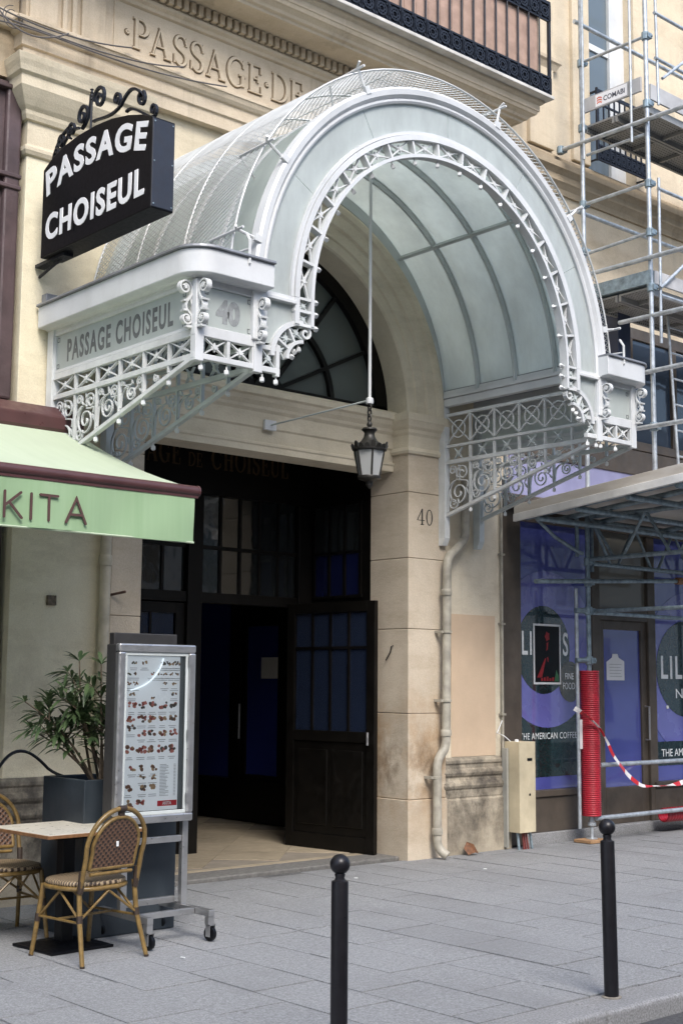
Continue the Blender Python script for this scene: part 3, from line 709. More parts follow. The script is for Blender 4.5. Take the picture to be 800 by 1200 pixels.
# ============================================================ right-hand coffee shop
sh = thing('coffee_shopfront', 'dark brown shopfront with blue-filmed windows and glazed door behind the scaffolding', 'shopfront', (11.8, 9.1, 0))
SY = 9.07
m = MB(); m.box(10.13, 10.44, 9.00, 9.30, .0, 3.42); m.build('pillar', SHOPWOOD, sh, bevel=.01)
m = MB(); m.box(10.44, 30, 8.98, 9.44, -.1, .105); m.build('sill_step', KERB, sh, bevel=.01)
m = MB(); m.box(10.44, 11.70, 9.02, 9.20, .105, .46); m.box(12.72, 16.5, 9.02, 9.20, .105, .46); m.build('stall_riser', SHOPWOOD, sh, bevel=.006)
m = MB(); m.box(10.44, 11.70, 8.995, 9.20, .462, .53); m.box(12.72, 16.5, 8.995, 9.20, .462, .53); m.build('window_sill', SHOPWOOD, sh, bevel=.008)
for a, b in ((11.64, 11.78), (12.66, 12.80), (14.9, 15.05)):
    m = MB(); m.box(a, b, 9.025, 9.20, .53 if a != 11.64 and a != 12.66 else .105, 3.42); m.build('mullion', SHOPWOOD, sh, bevel=.006)
m = MB(); m.box(10.44, 16.5, 9.01, 9.22, 3.30, 3.42); m.build('head_rail', SHOPWOOD, sh)
m = MB(); m.box(10.13, 16.6, 8.90, 9.44, 3.42, 3.55); m.build('fascia_moulding', SHOPWOOD, sh, bevel=.01)
fsc = MB(); fsc.box(10.2, 16.6, 8.93, 9.44, 3.552, 3.97); fo = fsc.build('fascia', pm('pale_lilac_fascia', (.25, .25, .40), .4, var=.12, scale=3), sh)
w1 = MB(); w1.box(10.44, 11.64, SY, SY+.02, .53, 3.30); p1 = w1.build('shop_window_pane', BLUE, sh)
w2 = MB(); w2.box(12.80, 14.9, SY, SY+.02, .53, 3.30); p2 = w2.build('shop_window_pane', BLUE, sh)
w3 = MB(); w3.box(15.05, 16.5, SY, SY+.02, .53, 3.30); w3.build('shop_window_pane', BLUE, sh)
# glazed door with transom
d = MB(); d.box(11.78, 11.88, 9.06, 9.12, .105, 2.32); d.box(12.56, 12.66, 9.06, 9.12, .105, 2.32); d.box(11.88, 12.56, 9.06, 9.12, 2.22, 2.32); d.box(11.88, 12.56, 9.06, 9.12, .105, .50)
do = d.build('door', SHOPWOOD, sh, bevel=.005)
m = MB(); m.box(11.88, 12.56, 9.085, 9.095, .50, 2.22); m.build('pane', BLUE, do)
m = MB(); m.tube([(12.61, 9.055, 1.00), (12.61, 9.00, 1.00), (12.61, 9.00, 1.37), (12.61, 9.055, 1.37)], .012, 8); m.build('handle', ALU, do)
m = MB(); m.box(11.78, 12.66, 9.03, 9.14, 2.32, 2.45); m.build('door_head', SHOPWOOD, sh, bevel=.005)
m = MB(); m.box(11.78, 12.66, SY, SY+.02, 2.45, 3.30); m.build('transom_pane', glossy_dark('beige_transom_glass', (.17, .165, .14), .12, .5), sh)  # beige reflection put into the pane's base colour
# printed film on the panes
def disc(pane, name, cx, cz, rx, rz, mat, y, clip=None, n=48):
    pts = [(cx+rx*cos(2*pi*i/n), cz+rz*sin(2*pi*i/n)) for i in range(n)]
    if clip: pts = [(min(max(px, clip[0]), clip[1]), min(max(pz, clip[2]), clip[3])) for px, pz in pts]
    m = MB(); m.prism(pts, lambda u, v, q: (u, q, v), y, y+.0015); return m.build(name, mat, pane)
c1 = (10.442, 11.638, .532, 3.29)
m = MB(); m.box(10.442, 11.638, SY-.0035, SY-.001, .80, 1.36); m.build('printed_band', INKGREEN, p1)
disc(p1, 'lilac_disc', 10.92, 1.98, .80, .82, LILAC, SY-.007, c1)
m = MB(); m.box(10.442, 11.638, SY-.006, SY-.004, .66, .80); m.build('printed_band', INKGREEN, p1)
disc(p1, 'logo_disc', 10.86, 1.97, .43, .46, INKGREEN, SY-.010, c1)
disc(p1, 'olive_disc', 11.29, 1.64, .19, .215, OLIVE, SY-.013, c1)
put_text('logo_letter', "LILLY'S", PRINTW, p1, (10.515, SY-.0105, 1.91), (1, 0, 0), (0, 0, 1), .3, .001, .004, space=1.25, fit=(.745, .26))
put_text('logo_letter', "FINE", PRINTW, p1, (11.205, SY-.0135, 1.665), (1, 0, 0), (0, 0, 1), .1, .001, fit=(.14, .065))
put_text('logo_letter', "FOOD", PRINTW, p1, (11.165, SY-.0135, 1.56), (1, 0, 0), (0, 0, 1), .1, .001, fit=(.20, .07))
put_text('logo_letter', "THE AMERICAN COFFEE WAY", PRINTW, p1, (10.475, SY-.0075, 1.045), (1, 0, 0), (0, 0, 1), .1, .001, space=1.1, fit=(1.14, .066))
c2 = (12.805, 14.895, .532, 3.29)
disc(p2, 'lilac_disc', 13.55, 1.75, .95, .95, LILAC, SY-.0045, c2)
m = MB(); m.box(12.805, 14.895, SY-.006, SY-.005, .70, .97); m.build('printed_band', INKGREEN, p2)
disc(p2, 'logo_disc', 13.45, 1.80, .60, .56, INKGREEN, SY-.009, c2)
put_text('logo_letter', "LILLY'S", PRINTW, p2, (12.94, SY-.0095, 1.68), (1, 0, 0), (0, 0, 1), .3, .001, .006, space=1.2, fit=(1.05, .28))
put_text('logo_letter', "NYC", PRINTW, p2, (13.22, SY-.0095, 1.46), (1, 0, 0), (0, 0, 1), .3, .001, fit=(.42, .11))
put_text('logo_letter', "THE AMERICAN COFFEE WAY", PRINTW, p2, (12.92, SY-.0065, .80), (1, 0, 0), (0, 0, 1), .1, .001, fit=(1.6, .085))
for q in (13.04, ):
    m = MB(); m.lathe([(.02, 0), (.02, .01)], (0, 0, 0), 10)
    link('white_dot', m.mesh('white_dot'), PRINTW, p2, loc=(q, SY-.01, 1.36), rot=(pi/2, 0, 0))  # small flat white disc set on the pane
# posters and notices on the shop
po = thing('concert_poster', 'dark poster with red figure and pale border stuck over the round shop logo', 'poster', (10.91, SY-.02, 1.6))
m = MB(); m.box(10.69, 11.13, SY-.016, SY-.0125, 1.61, 2.24); m.build('border', PAPER, po)
m = MB(); m.box(10.712, 11.108, SY-.018, SY-.0155, 1.632, 2.218); m.build('sheet', BLACK, po)
RED = pm('red_ink', (.22, .008, .012), .5, var=.25, scale=20)
m = MB(); pT = lambda u, v, q: (u, SY-.018-q, v)
m.prism([(10.91+.03*cos(a*pi/5)*(1+.4*(a % 2)), 2.11+.04*sin(a*pi/5)*(1+.4*(a % 2))) for a in range(10)], pT, 0, .0015)
m.prism([(10.895, 2.04), (10.925, 2.05), (10.915, 1.97), (10.89, 1.96), (10.90, 2.0)], pT, 0, .0016)
m.prism([(10.90, 1.89), (10.92, 1.90), (10.925, 1.84), (10.91, 1.85)], pT, 0, .0017)
m.prism([(10.74, 1.68), (10.82, 1.68), (10.885, 1.88), (10.87, 1.88)], pT, 0, .0018)
m.build('figure', RED, po)
m = MB(); m.prism([(11.02, 1.64), (11.09, 1.64), (11.09, 1.70), (11.05, 1.76)], pT, 0, .0015); m.build('green_stripe', pm('green_ink', (.03, .12, .05), .5), po)
m = MB()
for k in range(6): m.box(10.80+k*.045, 10.832+k*.045, SY-.0192, SY-.0182, 1.645, 1.675+.008*(k % 3))
m.build('poster_print', RED, po)
m = MB(); pts = [(11.95, 1.66), (12.27, 1.66), (12.27, 1.87), (12.17, 1.91), (12.15, 1.95), (12.06, 1.95), (12.05, 1.91), (11.95, 1.86)]
m.prism(pts, lambda u, v, q: (u, q, v), 9.079, 9.0815); nt_ = tag(m.build('paper_notice', PAPER), 'bag-shaped white paper notice on the blue shop door', 'notice')
m = MB()
for k in range(5): m.box(12.00, 12.22-.02*(k % 2), 9.0775, 9.0785, 1.70+k*.033, 1.706+k*.033)
m.build('text_line', pm('grey_ink', (.25, .26, .28), .6), nt_)
# mezzanine window above the fascia, and navy projecting board
mz = MB(); mz.box(12.20, 16.0, 8.90, 8.97, 4.26, 4.36); mz.box(12.20, 16.0, 8.90, 8.97, 5.55, 5.68)
for q in (12.20, 13.05, 13.9, 14.75, 15.6): mz.box(q, q+.10, 8.895, 8.97, 4.36, 5.55)
mzo = mz.build('mezzanine_window', SHOPWOOD, sh, bevel=.005)
m = MB(); m.box(10.2, 16.6, 8.91, 9.44, 3.972, 4.255); m.build('fascia_top_rail', SHOPWOOD, sh, bevel=.01)
for q in (12.30, 13.15, 14.0, 14.85):
    m = MB(); m.box(q, q+.75, 8.93, 8.94, 4.36, 5.55); m.build('pane', glossy_dark('mezzanine_glass', (.03, .045, .07), .05), mzo)
nb = MB(); nb.box(11.50, 11.72, 8.50, 8.952, 4.85, 5.93); tag(nb.build('projecting_board', pm('navy_sheet_metal', (.022, .035, .075), .45, var=.1, scale=3), bevel=.01), 'narrow navy blue board projecting from the wall beside the scaffold deck', 'sign')

# ============================================================ left-hand shopfront and neighbour
nbld = thing('neighbouring_building', 'rough stone wall of the neighbouring building at the upper left edge', 'building', (2, 9, 0))
m = MB(); m.box(-14, 4.56, 8.99, 9.44, 6.22, 13); m.build('wall', stone_mat('rough_stone', (.44, .36, .25), streak=.8, pits=.8), nbld)
m = MB(); m.sweep([(-14, 8.99), (4.57, 8.99)], [(-.1, 6.60), (.05, 6.60), (.09, 6.66), (.09, 6.72), (-.1, 6.76)]); m.build('string_course', STONE_UP, nbld, bevel=.006)
ls = thing('brown_shopfront', 'brown painted wooden shopfront at the left edge above the green awning', 'shopfront', (3, 9, 0))
m = MB(); m.box(4.22, 4.60, 9.00, 9.35, -.1, 6.20); m.build('pilaster', BROWN, ls, bevel=.01)
m = MB(); m.box(4.48, 4.61, 8.955, 9.1, 3.70, 6.15); m.build('moulding', BROWN, ls, bevel=.02)
m = MB()
for z in (5.33, 5.42, 6.12): m.box(4.20, 4.615, 8.94, 9.02, z, z+.035)
m.box(4.18, 4.63, 8.93, 9.05, 3.62, 3.69); m.build('collar', BROWN, ls, bevel=.008)
m = MB(); m.box(4.45, 4.60, 8.86, 9.05, 3.36, 3.56); m.build('bracket_box', BROWNMET, ls, bevel=.008)
m = MB(); m.box(-14, 4.22, 9.05, 9.4, 3.2, 6.2); m.build('fascia', BROWN, ls)
m = MB(); m.box(-14, 4.22, 9.12, 9.4, -.1, 3.2); m.build('shop_window_pane', DGLASS, ls)
for q in (2.6, 1.0, -.6): 
    m = MB(); m.box(q, q+.10, 9.04, 9.12, -.1, 3.2); m.build('mullion', BROWN, ls)
# ============================================================ iron and glass canopy
CX, CZ, YF, YB = 7.29, 4.29, 7.0, 8.90
can = thing('glass_canopy', 'white iron and frosted glass barrel canopy with filigree brackets over the entrance', 'canopy', (CX, W, 0))
XO, XI = 2.38, 1.89           # half widths of outer and inner bracket planes
# --- small repeated ornaments (shared meshes); local plane: u = x, v = z, facing -y
LT = plane_T((0, 0, 0), (1, 0, 0), (0, 0, 1), (0, -1, 0))
def star_mesh(w, h, d=.010):
    m = MB()
    for k, (su, sv) in enumerate(((1, 1), (-1, 1))):
        m.ribbon([(-su*w/2, -sv*h/2), (-su*w*.20, -sv*h*.20), (0, 0), (su*w*.20, sv*h*.20), (su*w/2, sv*h/2)], [.006, .009, .016, .009, .006], LT, -d-.001*k, d+.001*k)
    for k in range(4):
        a = pi/2*k; r = min(w, h)*.30
        m.ribbon([(0, 0), (r*.6*cos(a), r*.6*sin(a)), (r*cos(a), r*sin(a))], [.02, .014, .004], LT, -d*.7, d*.7)
    m.prism(arcpts(0, 0, .017, 0, 360, 8)[:-1], LT, -d-.004, d+.004)
    return m.mesh('star_ornament')
S_SIDE = star_mesh(.24, .105); S_RING = star_mesh(.165, .105); S_SMALL = star_mesh(.10, .105)
kn = MB(); kn.lathe([(.011, 0), (.007, -.008), (.007, -.02), (.015, -.023), (.0205, -.027), (.0205, -.050), (.014, -.056), (.003, -.059)], (0, 0, 0), 4)
KNOB = kn.mesh('knob')
def knob(x, y, z, rot=None): return link('knob', KNOB, WHITE2, can, loc=(x, y, z), rot=rot)
def scroll_set(u0, u1, top, b0, b1):
    """filigree for one bay of a bracket: curves as polylines (u, v) with their widths"""
    w = u1-u0; hm = top-(b0+b1)/2; out = []; th = .0095
    r = min(w*.44, hm*.33); cu = (u0+u1)/2; cv = (b0+b1)/2+r+hm*.06
    tap = lambda n, k=.013: [th]*(n-5)+[th*1.2, k, k*1.25, k*1.3, k, th]
    out.append((spiral(cu, cv, r, r*.16, radians(120), 1.75, 34), tap(34)))
    if hm > .14:
        r2 = min(w*.30, hm*.19)
        out.append((bez((u0+.004, b0+.02), (u0+w*.04, cv-r*.2), (u0+w*.02, cv+r*.9), (cu-r*.35, cv+r*.95), 10), th))
        out.append((spiral(u1-r2*1.15, top-r2*1.15, r2, r2*.2, radians(215), -1.55, 24), tap(24, .011)))
        out.append((bez((cu+r*.9, cv+r*.35), (u1-w*.02, cv+r*1.0), (u1-w*.10, top-r2*2.2), (u1-r2*2.0, top-r2*1.9), 8), th))
        out.append((spiral(u0+r2*.8, top-r2*.75, r2*.62, r2*.14, radians(-40), 1.5, 18), tap(18, .010)))
        out.append((bez((u0+r2*1.3, top-r2*1.1), (cu, top-r2*1.9), (cu+r2*.2, cv+r*1.3), (cu+r*.1, cv+r*1.02), 8), th))
        # small leaves
        for (a, b_) in (((u0+.012, cv+r*.2), (u0+w*.20, cv+r*.72)), ((u1-.012, cv-r*.2), (u1-w*.16, cv+r*.30)), ((cu, top-.01), (cu+w*.06, top-r2*1.3))):
            m_ = ((a[0]+b_[0])/2, (a[1]+b_[1])/2); out.append(([a, m_, b_], [.004, .016, .003]))
        if hm > .30: out.append((spiral(u0+r2*.9, b0+(b1-b0)*.2+r2*1.0, r2*.8, r2*.16, radians(30), -1.4, 18), tap(18, .010)))
    return out
def bracket(x, inner, mat, sgn):
    """one projecting bracket in the plane x; u = distance from the wall"""
    T = plane_T((x, W, 0), (0, -1, 0), (0, 0, 1), (1, 0, 0)); L = W-YF
    R = lambda m, u0, u1, v0, v1, n=.022: m.prism([(u0, v0), (u1, v0), (u1, v1), (u0, v1)], T, -n, n)
    chord = lambda u: 3.20+(3.735-3.20)*min(1., u/(L-.05))
    m = MB()
    R(m, 0, .085, 3.0, 4.30, .035)                        # wall leg
    m.prism([(0, 2.93), (.05, 2.93), (.085, 3.0), (0, 3.0)], T, -.035, .035)
    R(m, .085, L, 3.718, 3.756, .018)
    if inner: R(m, .085, L, 3.880, 3.905, .014)
    else: R(m, .085, L, 3.872, 3.918, .020)
    if inner: R(m, .085, L-.22, 4.185, 4.215, .012)
    else: R(m, .085, L, 4.245, 4.28, .02)
    m.prism([(.085, chord(.085)-.02), (L, 3.735-.02), (L, 3.735+.012), (.085, chord(.085)+.012)], T, -.02, .02)
    fr = m.build('bracket_frame', mat, can, bevel=.003)
    nb = 6; w = (L-.085)/nb
    for i in range(nb):
        uc = .085+(i+.5)*w
        link('star_ornament', S_SMALL if inner else S_SIDE, mat, can, loc=(x, W-uc, 3.814), rot=(0, 0, pi/2))
        if i:
            m = MB(); u = .085+i*w; R(m, u-.009, u+.009, chord(u)+.01, 3.872, .014)
            if inner: R(m, u-.008, u+.008, 3.918, 4.19, .010)
            m.build('bracket_bar', mat, can)
            kz = chord(u)-.022; knob(x, W-u, kz)
    for i in range(nb-1):
        u0 = .085+i*w; u1 = u0+w
        m = MB()
        for pts, ww in scroll_set(u0+.01, u1-.01, 3.716, chord(u0)+.012, chord(u1)+.012): m.ribbon(pts, ww, T, -.0075, .0075)
        m.build('scrollwork', mat, can)
    if inner:
        for i in range(nb-1):
            uc = .085+(i+.5)*w; m = MB()
            for k, su in enumerate((1, -1)): m.ribbon([(uc-su*w/2, 3.918), (uc+su*w/2, 4.19)], .011, T, -.008-.001*k, .008+.001*k)
            m.ribbon(arcpts(uc, 4.053, .085, 0, 360, 20)[:-1], .011, T, -.006, .006, True)
            m.build('circle_ornament', mat, can)
bracket(CX-XO, False, WHITE2, -1); bracket(CX-XI, True, GREYIRON, -1)  # left inner and right outer brackets use the greyer iron tone
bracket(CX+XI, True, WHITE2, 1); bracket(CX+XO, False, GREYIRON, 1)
# --- side name panels (frosted glass in a frame)
for sx_ in (-1, 1):
    x = CX+sx_*XO; m = MB()
    m.box(x-.018, x+.018, YF+.02, W, 3.918, 3.945); m.box(x-.018, x+.018, YF+.02, W, 4.215, 4.245)
    m.box(x-.018, x+.018, W-.09, W-.02, 3.945, 4.215); m.box(x-.018, x+.018, YF+.02, YF+.10, 3.945, 4.215)
    fr = m.build('name_panel', WHITE, can, bevel=.004)
    m = MB(); m.box(x-.004, x+.004, YF+.10, W-.09, 3.945, 4.215); gl = m.build('sign_glass', SIGNGLASS, fr)
    DG = pm('grey_sign_lettering', (.13, .14, .14), .5, var=.15, scale=20)
    if sx_ < 0:
        me = put_text('sign_letter', 'PASSAGE CHOISEUL', DG, fr, (x-.0042, W-.25, 3.99), (0, -1, 0), (0, 0, 1), .2, .001, .006, space=1.22, fit=(1.40, .175))
        for yy in (W-.13, W-.13): pass
    for yy, dz in ((W-.12, .02), (W-.12, .225), (YF+.14, .02), (YF+.14, .225)):
        m = MB(); q = plane_T((x-.0042, yy, 3.945+dz+.01), (0, -1, 0), (0, 0, 1), (-1, 0, 0)); m.ribbon([(-.015, -.015), (.015, -.015), (.015, .015), (-.015, .015)], .006, q, 0, .001, True); m.build('corner_mark', DG, fr)
# --- front boxes with number panel
for sx_ in (-1, 1):
    a = CX+sx_*XO; b = CX+sx_*(XI-.04); x0, x1 = min(a, b), max(a, b)
    m = MB(); m.box(x0-.03, x1, YF-.02, YF+.02, 3.718, 3.756); m.box(x0-.03, x1, YF-.022, YF+.022, 3.872, 3.945); m.box(x0, x1, YF-.02, YF+.02, 4.215, 4.28)
    m.box(x0-.028, x0+.04, YF-.03, YF+.03, 3.70, 4.25); m.box(x1-.07, x1, YF-.028, YF+.028, 3.70, 4.30)
    fr = m.build('number_panel', WHITE, can, bevel=.004)
    m = MB(); m.box(x0+.04, x1-.07, YF-.004, YF+.004, 3.945, 4.215); m.build('sign_glass', SIGNGLASS, fr)
    if sx_ < 0: put_text('sign_letter', '40', pm('pale_grey_lettering', (.27, .285, .285), .6, var=.2, scale=30), fr, (x0+.15, YF-.0045, 3.985), (1, 0, 0), (0, 0, 1), .2, .001, .012, fit=(.20, .17))
    for q, dz in ((x0+.07, .02), (x0+.07, .225), (x1-.10, .02), (x1-.10, .225)):
        m = MB(); qq = plane_T((q, YF-.0042, 3.955+dz), (1, 0, 0), (0, 0, 1), (0, -1, 0)); m.ribbon([(-.014, -.014), (.014, -.014), (.014, .014), (-.014, .014)], .006, qq, 0, .001, True); m.build('corner_mark', DG, fr)
    n = 3; w = (x1-.07-x0-.04)/2
    for i in range(2):
        link('star_ornament', S_RING, WHITE2, can, loc=(x0+.04+(i+.5)*w, YF, 3.814))
        m = MB(); m.box(x0+.04+(i+1)*w-.012, x0+.04+(i+1)*w+.012, YF-.018, YF+.018, 3.756, 3.872); m.build('bracket_bar', WHITE2, can)
        knob(x0+.04+i*w, YF, 3.70); 
    xs = x1 if sx_ < 0 else x0-.16
    m = MB(); m.box(xs, xs+.16, YF-.02, YF+.02, 3.718, 3.756); m.build('lower_rail', WHITE2, can, bevel=.003); m = MB(); m.box(xs, xs+.16, YF-.02, YF+.02, 3.872, 3.905); m.build('lower_rail', WHITE2, can, bevel=.003)
    link('star_ornament', S_SMALL, WHITE2, can, loc=(xs+.065, YF, 3.814))
    m = MB(); m.box(xs+.125, xs+.155, YF-.021, YF+.021, 3.70, 3.92); m.build('bracket_bar', WHITE2, can)
    for q in (xs+.02, xs+.14): knob(q, YF, 3.70)
# --- S-shaped scroll consoles under the gutter
def console(origin, outv, sidev, wd=.042):
    """origin at the foot on the face; outv = outward, sidev = across"""
    T = plane_T(origin, outv, (0, 0, 1), sidev); m = MB(); k = wd/2
    top = spiral(.062, .258, .052, .016, radians(190), -1.45, 24); bot = spiral(.045, .050, .040, .012, radians(190), 1.35, 20)
    mid = bez((.011, .250), (.0, .19), (.075, .17), (.052, .115), 10)+bez((.052, .115), (.03, .09), (.004, .08), (.006, .045), 6)[1:]
    m.ribbon(mid, .013, T, -k, k); m.ribbon(top, .011, T, -k*.95, k*.95); m.ribbon(bot, .011, T, -k*.9, k*.9)
    m.ribbon(bez((.0, .30), (.004, .22), (.03, .20), (.0, .14), 8), .010, T, -k*.6, k*.6); m.ribbon([(.0, .0), (.0, .30)], .008, T, -k*.5, k*.5)
    for u, v in ((.062, .258), (.045, .050)): m.prism(arcpts(u, v, .013, 0, 360, 8)[:-1], T, -k*1.15, k*1.15)
    m.prism([(0, -.01), (.05, -.01), (.05, .004), (0, .008)], T, -k, k)
    for v in (.165, .100): m.prism([(.04, v), (.075, v-.004), (.078, v+.008), (.04, v+.014)], T, -k*1.1, k*1.1)
    m.build('scroll_console', WHITE2, can, smooth=35)
for sx_ in (-1, 1):
    xo = CX+sx_*XO
    console((xo+sx_*.02, YF+.035, 3.93), (sx_, 0, 0), (0, 1, 0))
    console((xo-sx_*.0, YF-.03, 3.93), (0, -1, 0), (1, 0, 0))
    console((CX+sx_*(XI-.0), YF-.028, 3.90), (0, -1, 0), (1, 0, 0))
# --- gutter boxes round both sides, flat zinc behind
GUT = [(-.06, 4.262), (.02, 4.262), (.03, 4.27), (.088, 4.272), (.094, 4.278), (.096, 4.436), (-.06, 4.44)]
def round_path(sx_):
    xo = CX+sx_*(XO+.03); r = .10; pts = [(xo, W-.005)]
    for i in range(8):
        a = i/7*pi/2; pts.append((xo-sx_*r+sx_*r*cos(a), YF-.04+r-r*sin(a)))
    pts.append((CX+sx_*(XI-.05), YF-.04))
    return pts if sx_ < 0 else pts[::-1]
for sx_ in (-1, 1):
    p = round_path(sx_)
    m = MB(); m.sweep(p, GUT); gu = m.build('gutter', WHITE, can, smooth=25, bevel=.003)
    m = MB(); m.sweep(p, [(-.05, 4.437), (.112, 4.437), (.116, 4.443), (.112, 4.458), (-.05, 4.452)]); m.build('drip_edge', ZINC, gu)
    x0, x1 = sorted((CX+sx_*(XO-.0), CX+sx_*(XI-.01)))
    m = MB(); m.box(x0, x1, YF+.02, W-.02, 4.40, 4.449); m.build('flat_roof', ZINC, can)
    # flashing upstand on the wall
    x0, x1 = sorted((CX+sx_*(XO+.09), CX+sx_*(XI+.08)))
    m = MB(); m.box(x0, x1, W-.055, W+.02, 4.455, 4.55); m.build('flashing', ZINC, can, bevel=.006)
# --- springing beams
for sx_ in (-1, 1):
    x = CX+sx_*XI; m = MB()
    m.box(x-.03, x+.03, YF+.03, W-.03, 4.285, 4.36); m.box(x-.045, x+.045, YF+.03, W-.03, 4.362, 4.398); m.box(x-.02, x+.02, YF+.03, W-.03, 4.40, 4.44)
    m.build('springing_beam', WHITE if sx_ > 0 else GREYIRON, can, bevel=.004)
# --- barrel vault: ribs, purlins, panes
RV = 1.90; YR = [8.88, 8.405, 7.935, 7.465, 7.03]
for i, y in enumerate(YR):
    w = .035 if i == 0 else .020
    m = MB(); m.arc((CX, CZ), [(RV-.055-(.05 if i == 0 else 0), y-w/2), (RV-.004, y-w/2), (RV-.004, y+w/2), (RV-.055-(.05 if i == 0 else 0), y+w/2)], 3, 177, 60)
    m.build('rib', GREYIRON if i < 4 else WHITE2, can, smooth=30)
    m = MB(); m.arc((CX, CZ), [(RV+.004, y-.02), (RV+.016, y-.02), (RV+.016, y+.02), (RV+.004, y+.02)], 3, 177, 60); m.build('cover_strip', WHITE2, can, smooth=30)
AP = [4, 47, 133, 176]
for a in AP[1:3]:
    c, s = cos(radians(a)), sin(radians(a)); r = RV-.035
    m = MB(); m.bar((CX+r*c, YF+.03, CZ+r*s), (CX+r*c, W-.03, CZ+r*s), .03, .05, (c, 0, s)); m.build('purlin', GREYIRON, can)
for ya, yb in zip(YR, YR[1:]):
    for a0, a1 in zip(AP, AP[1:]):
        m = MB(); m.arc((CX, CZ), [(RV-.003, ya-.004), (RV+.003, ya-.004), (RV+.003, yb+.004), (RV-.003, yb+.004)], a0+.2, a1-.2, 28)
        m.build('vault_pane', VGLASS, can, smooth=30)
# --- front arch: moulded outer ring, glass band, fretwork ring
OUT = [(1.825, YF+.03), (1.825, YF-.02), (1.84, YF-.03), (1.852, YF-.03), (1.862, YF-.02), (1.872, YF-.035), (1.885, YF-.05), (1.925, YF-.055), (1.945, YF-.04), (1.945, YF+.045)]
m = MB(); m.arc((CX, CZ), OUT, -1, 181, 84); m.build('outer_arch', WHITE, can, smooth=24)
for sx_ in (-1, 1):
    x0, x1 = sorted((CX+sx_*1.825, CX+sx_*1.945)); m = MB(); m.box(x0, x1, YF-.045, YF+.03, 3.92, 4.27); m.build('arch_post', WHITE, can, bevel=.008)
for i in range(6):
    a0, a1 = 180*i/6, 180*(i+1)/6
    m = MB(); m.arc((CX, CZ), [(1.565, YF+.008), (1.565, YF+.002), (1.83, YF+.002), (1.83, YF+.008)], a0+.08, a1-.08, 16); m.build('front_pane', FGLASS, can, smooth=30)
for ra, rb, nm in ((1.535, 1.575, 'fret_ring'), (1.402, 1.428, 'fret_ring')):
    m = MB(); m.arc((CX, CZ), [(ra, YF+.035), (ra, YF-.04), (rb, YF-.04), (rb, YF+.035)], 0, 180, 72); m.build(nm, WHITE, can, smooth=24)
m = MB(); m.arc((CX, CZ), [(1.58, YF+.0), (1.58, YF-.028), (1.605, YF-.028), (1.605, YF+.0)], 0, 180, 72); m.build('glass_bead', WHITE, can, smooth=24)
NC = 17; dv = MB(); dv.box(-.009, .009, -.032, .028, 1.426, 1.537); DIV = dv.mesh('fret_divider')
for i in range(NC+1):
    a = pi*i/NC
    link('fret_divider', DIV, WHITE2, can, loc=(CX, YF, CZ), rot=(0, -(a-pi/2), 0))
    c, s = cos(a), sin(a); knob(CX+1.402*c, YF-.005, CZ+1.402*s, rot=(0, pi/2-a, 0))
    if i < NC:
        a2 = pi*(i+.5)/NC; link('star_ornament', S_SIDE, WHITE2, can, loc=(CX+1.482*cos(a2), YF, CZ+1.482*sin(a2)), rot=(0, pi/2-a2, 0))
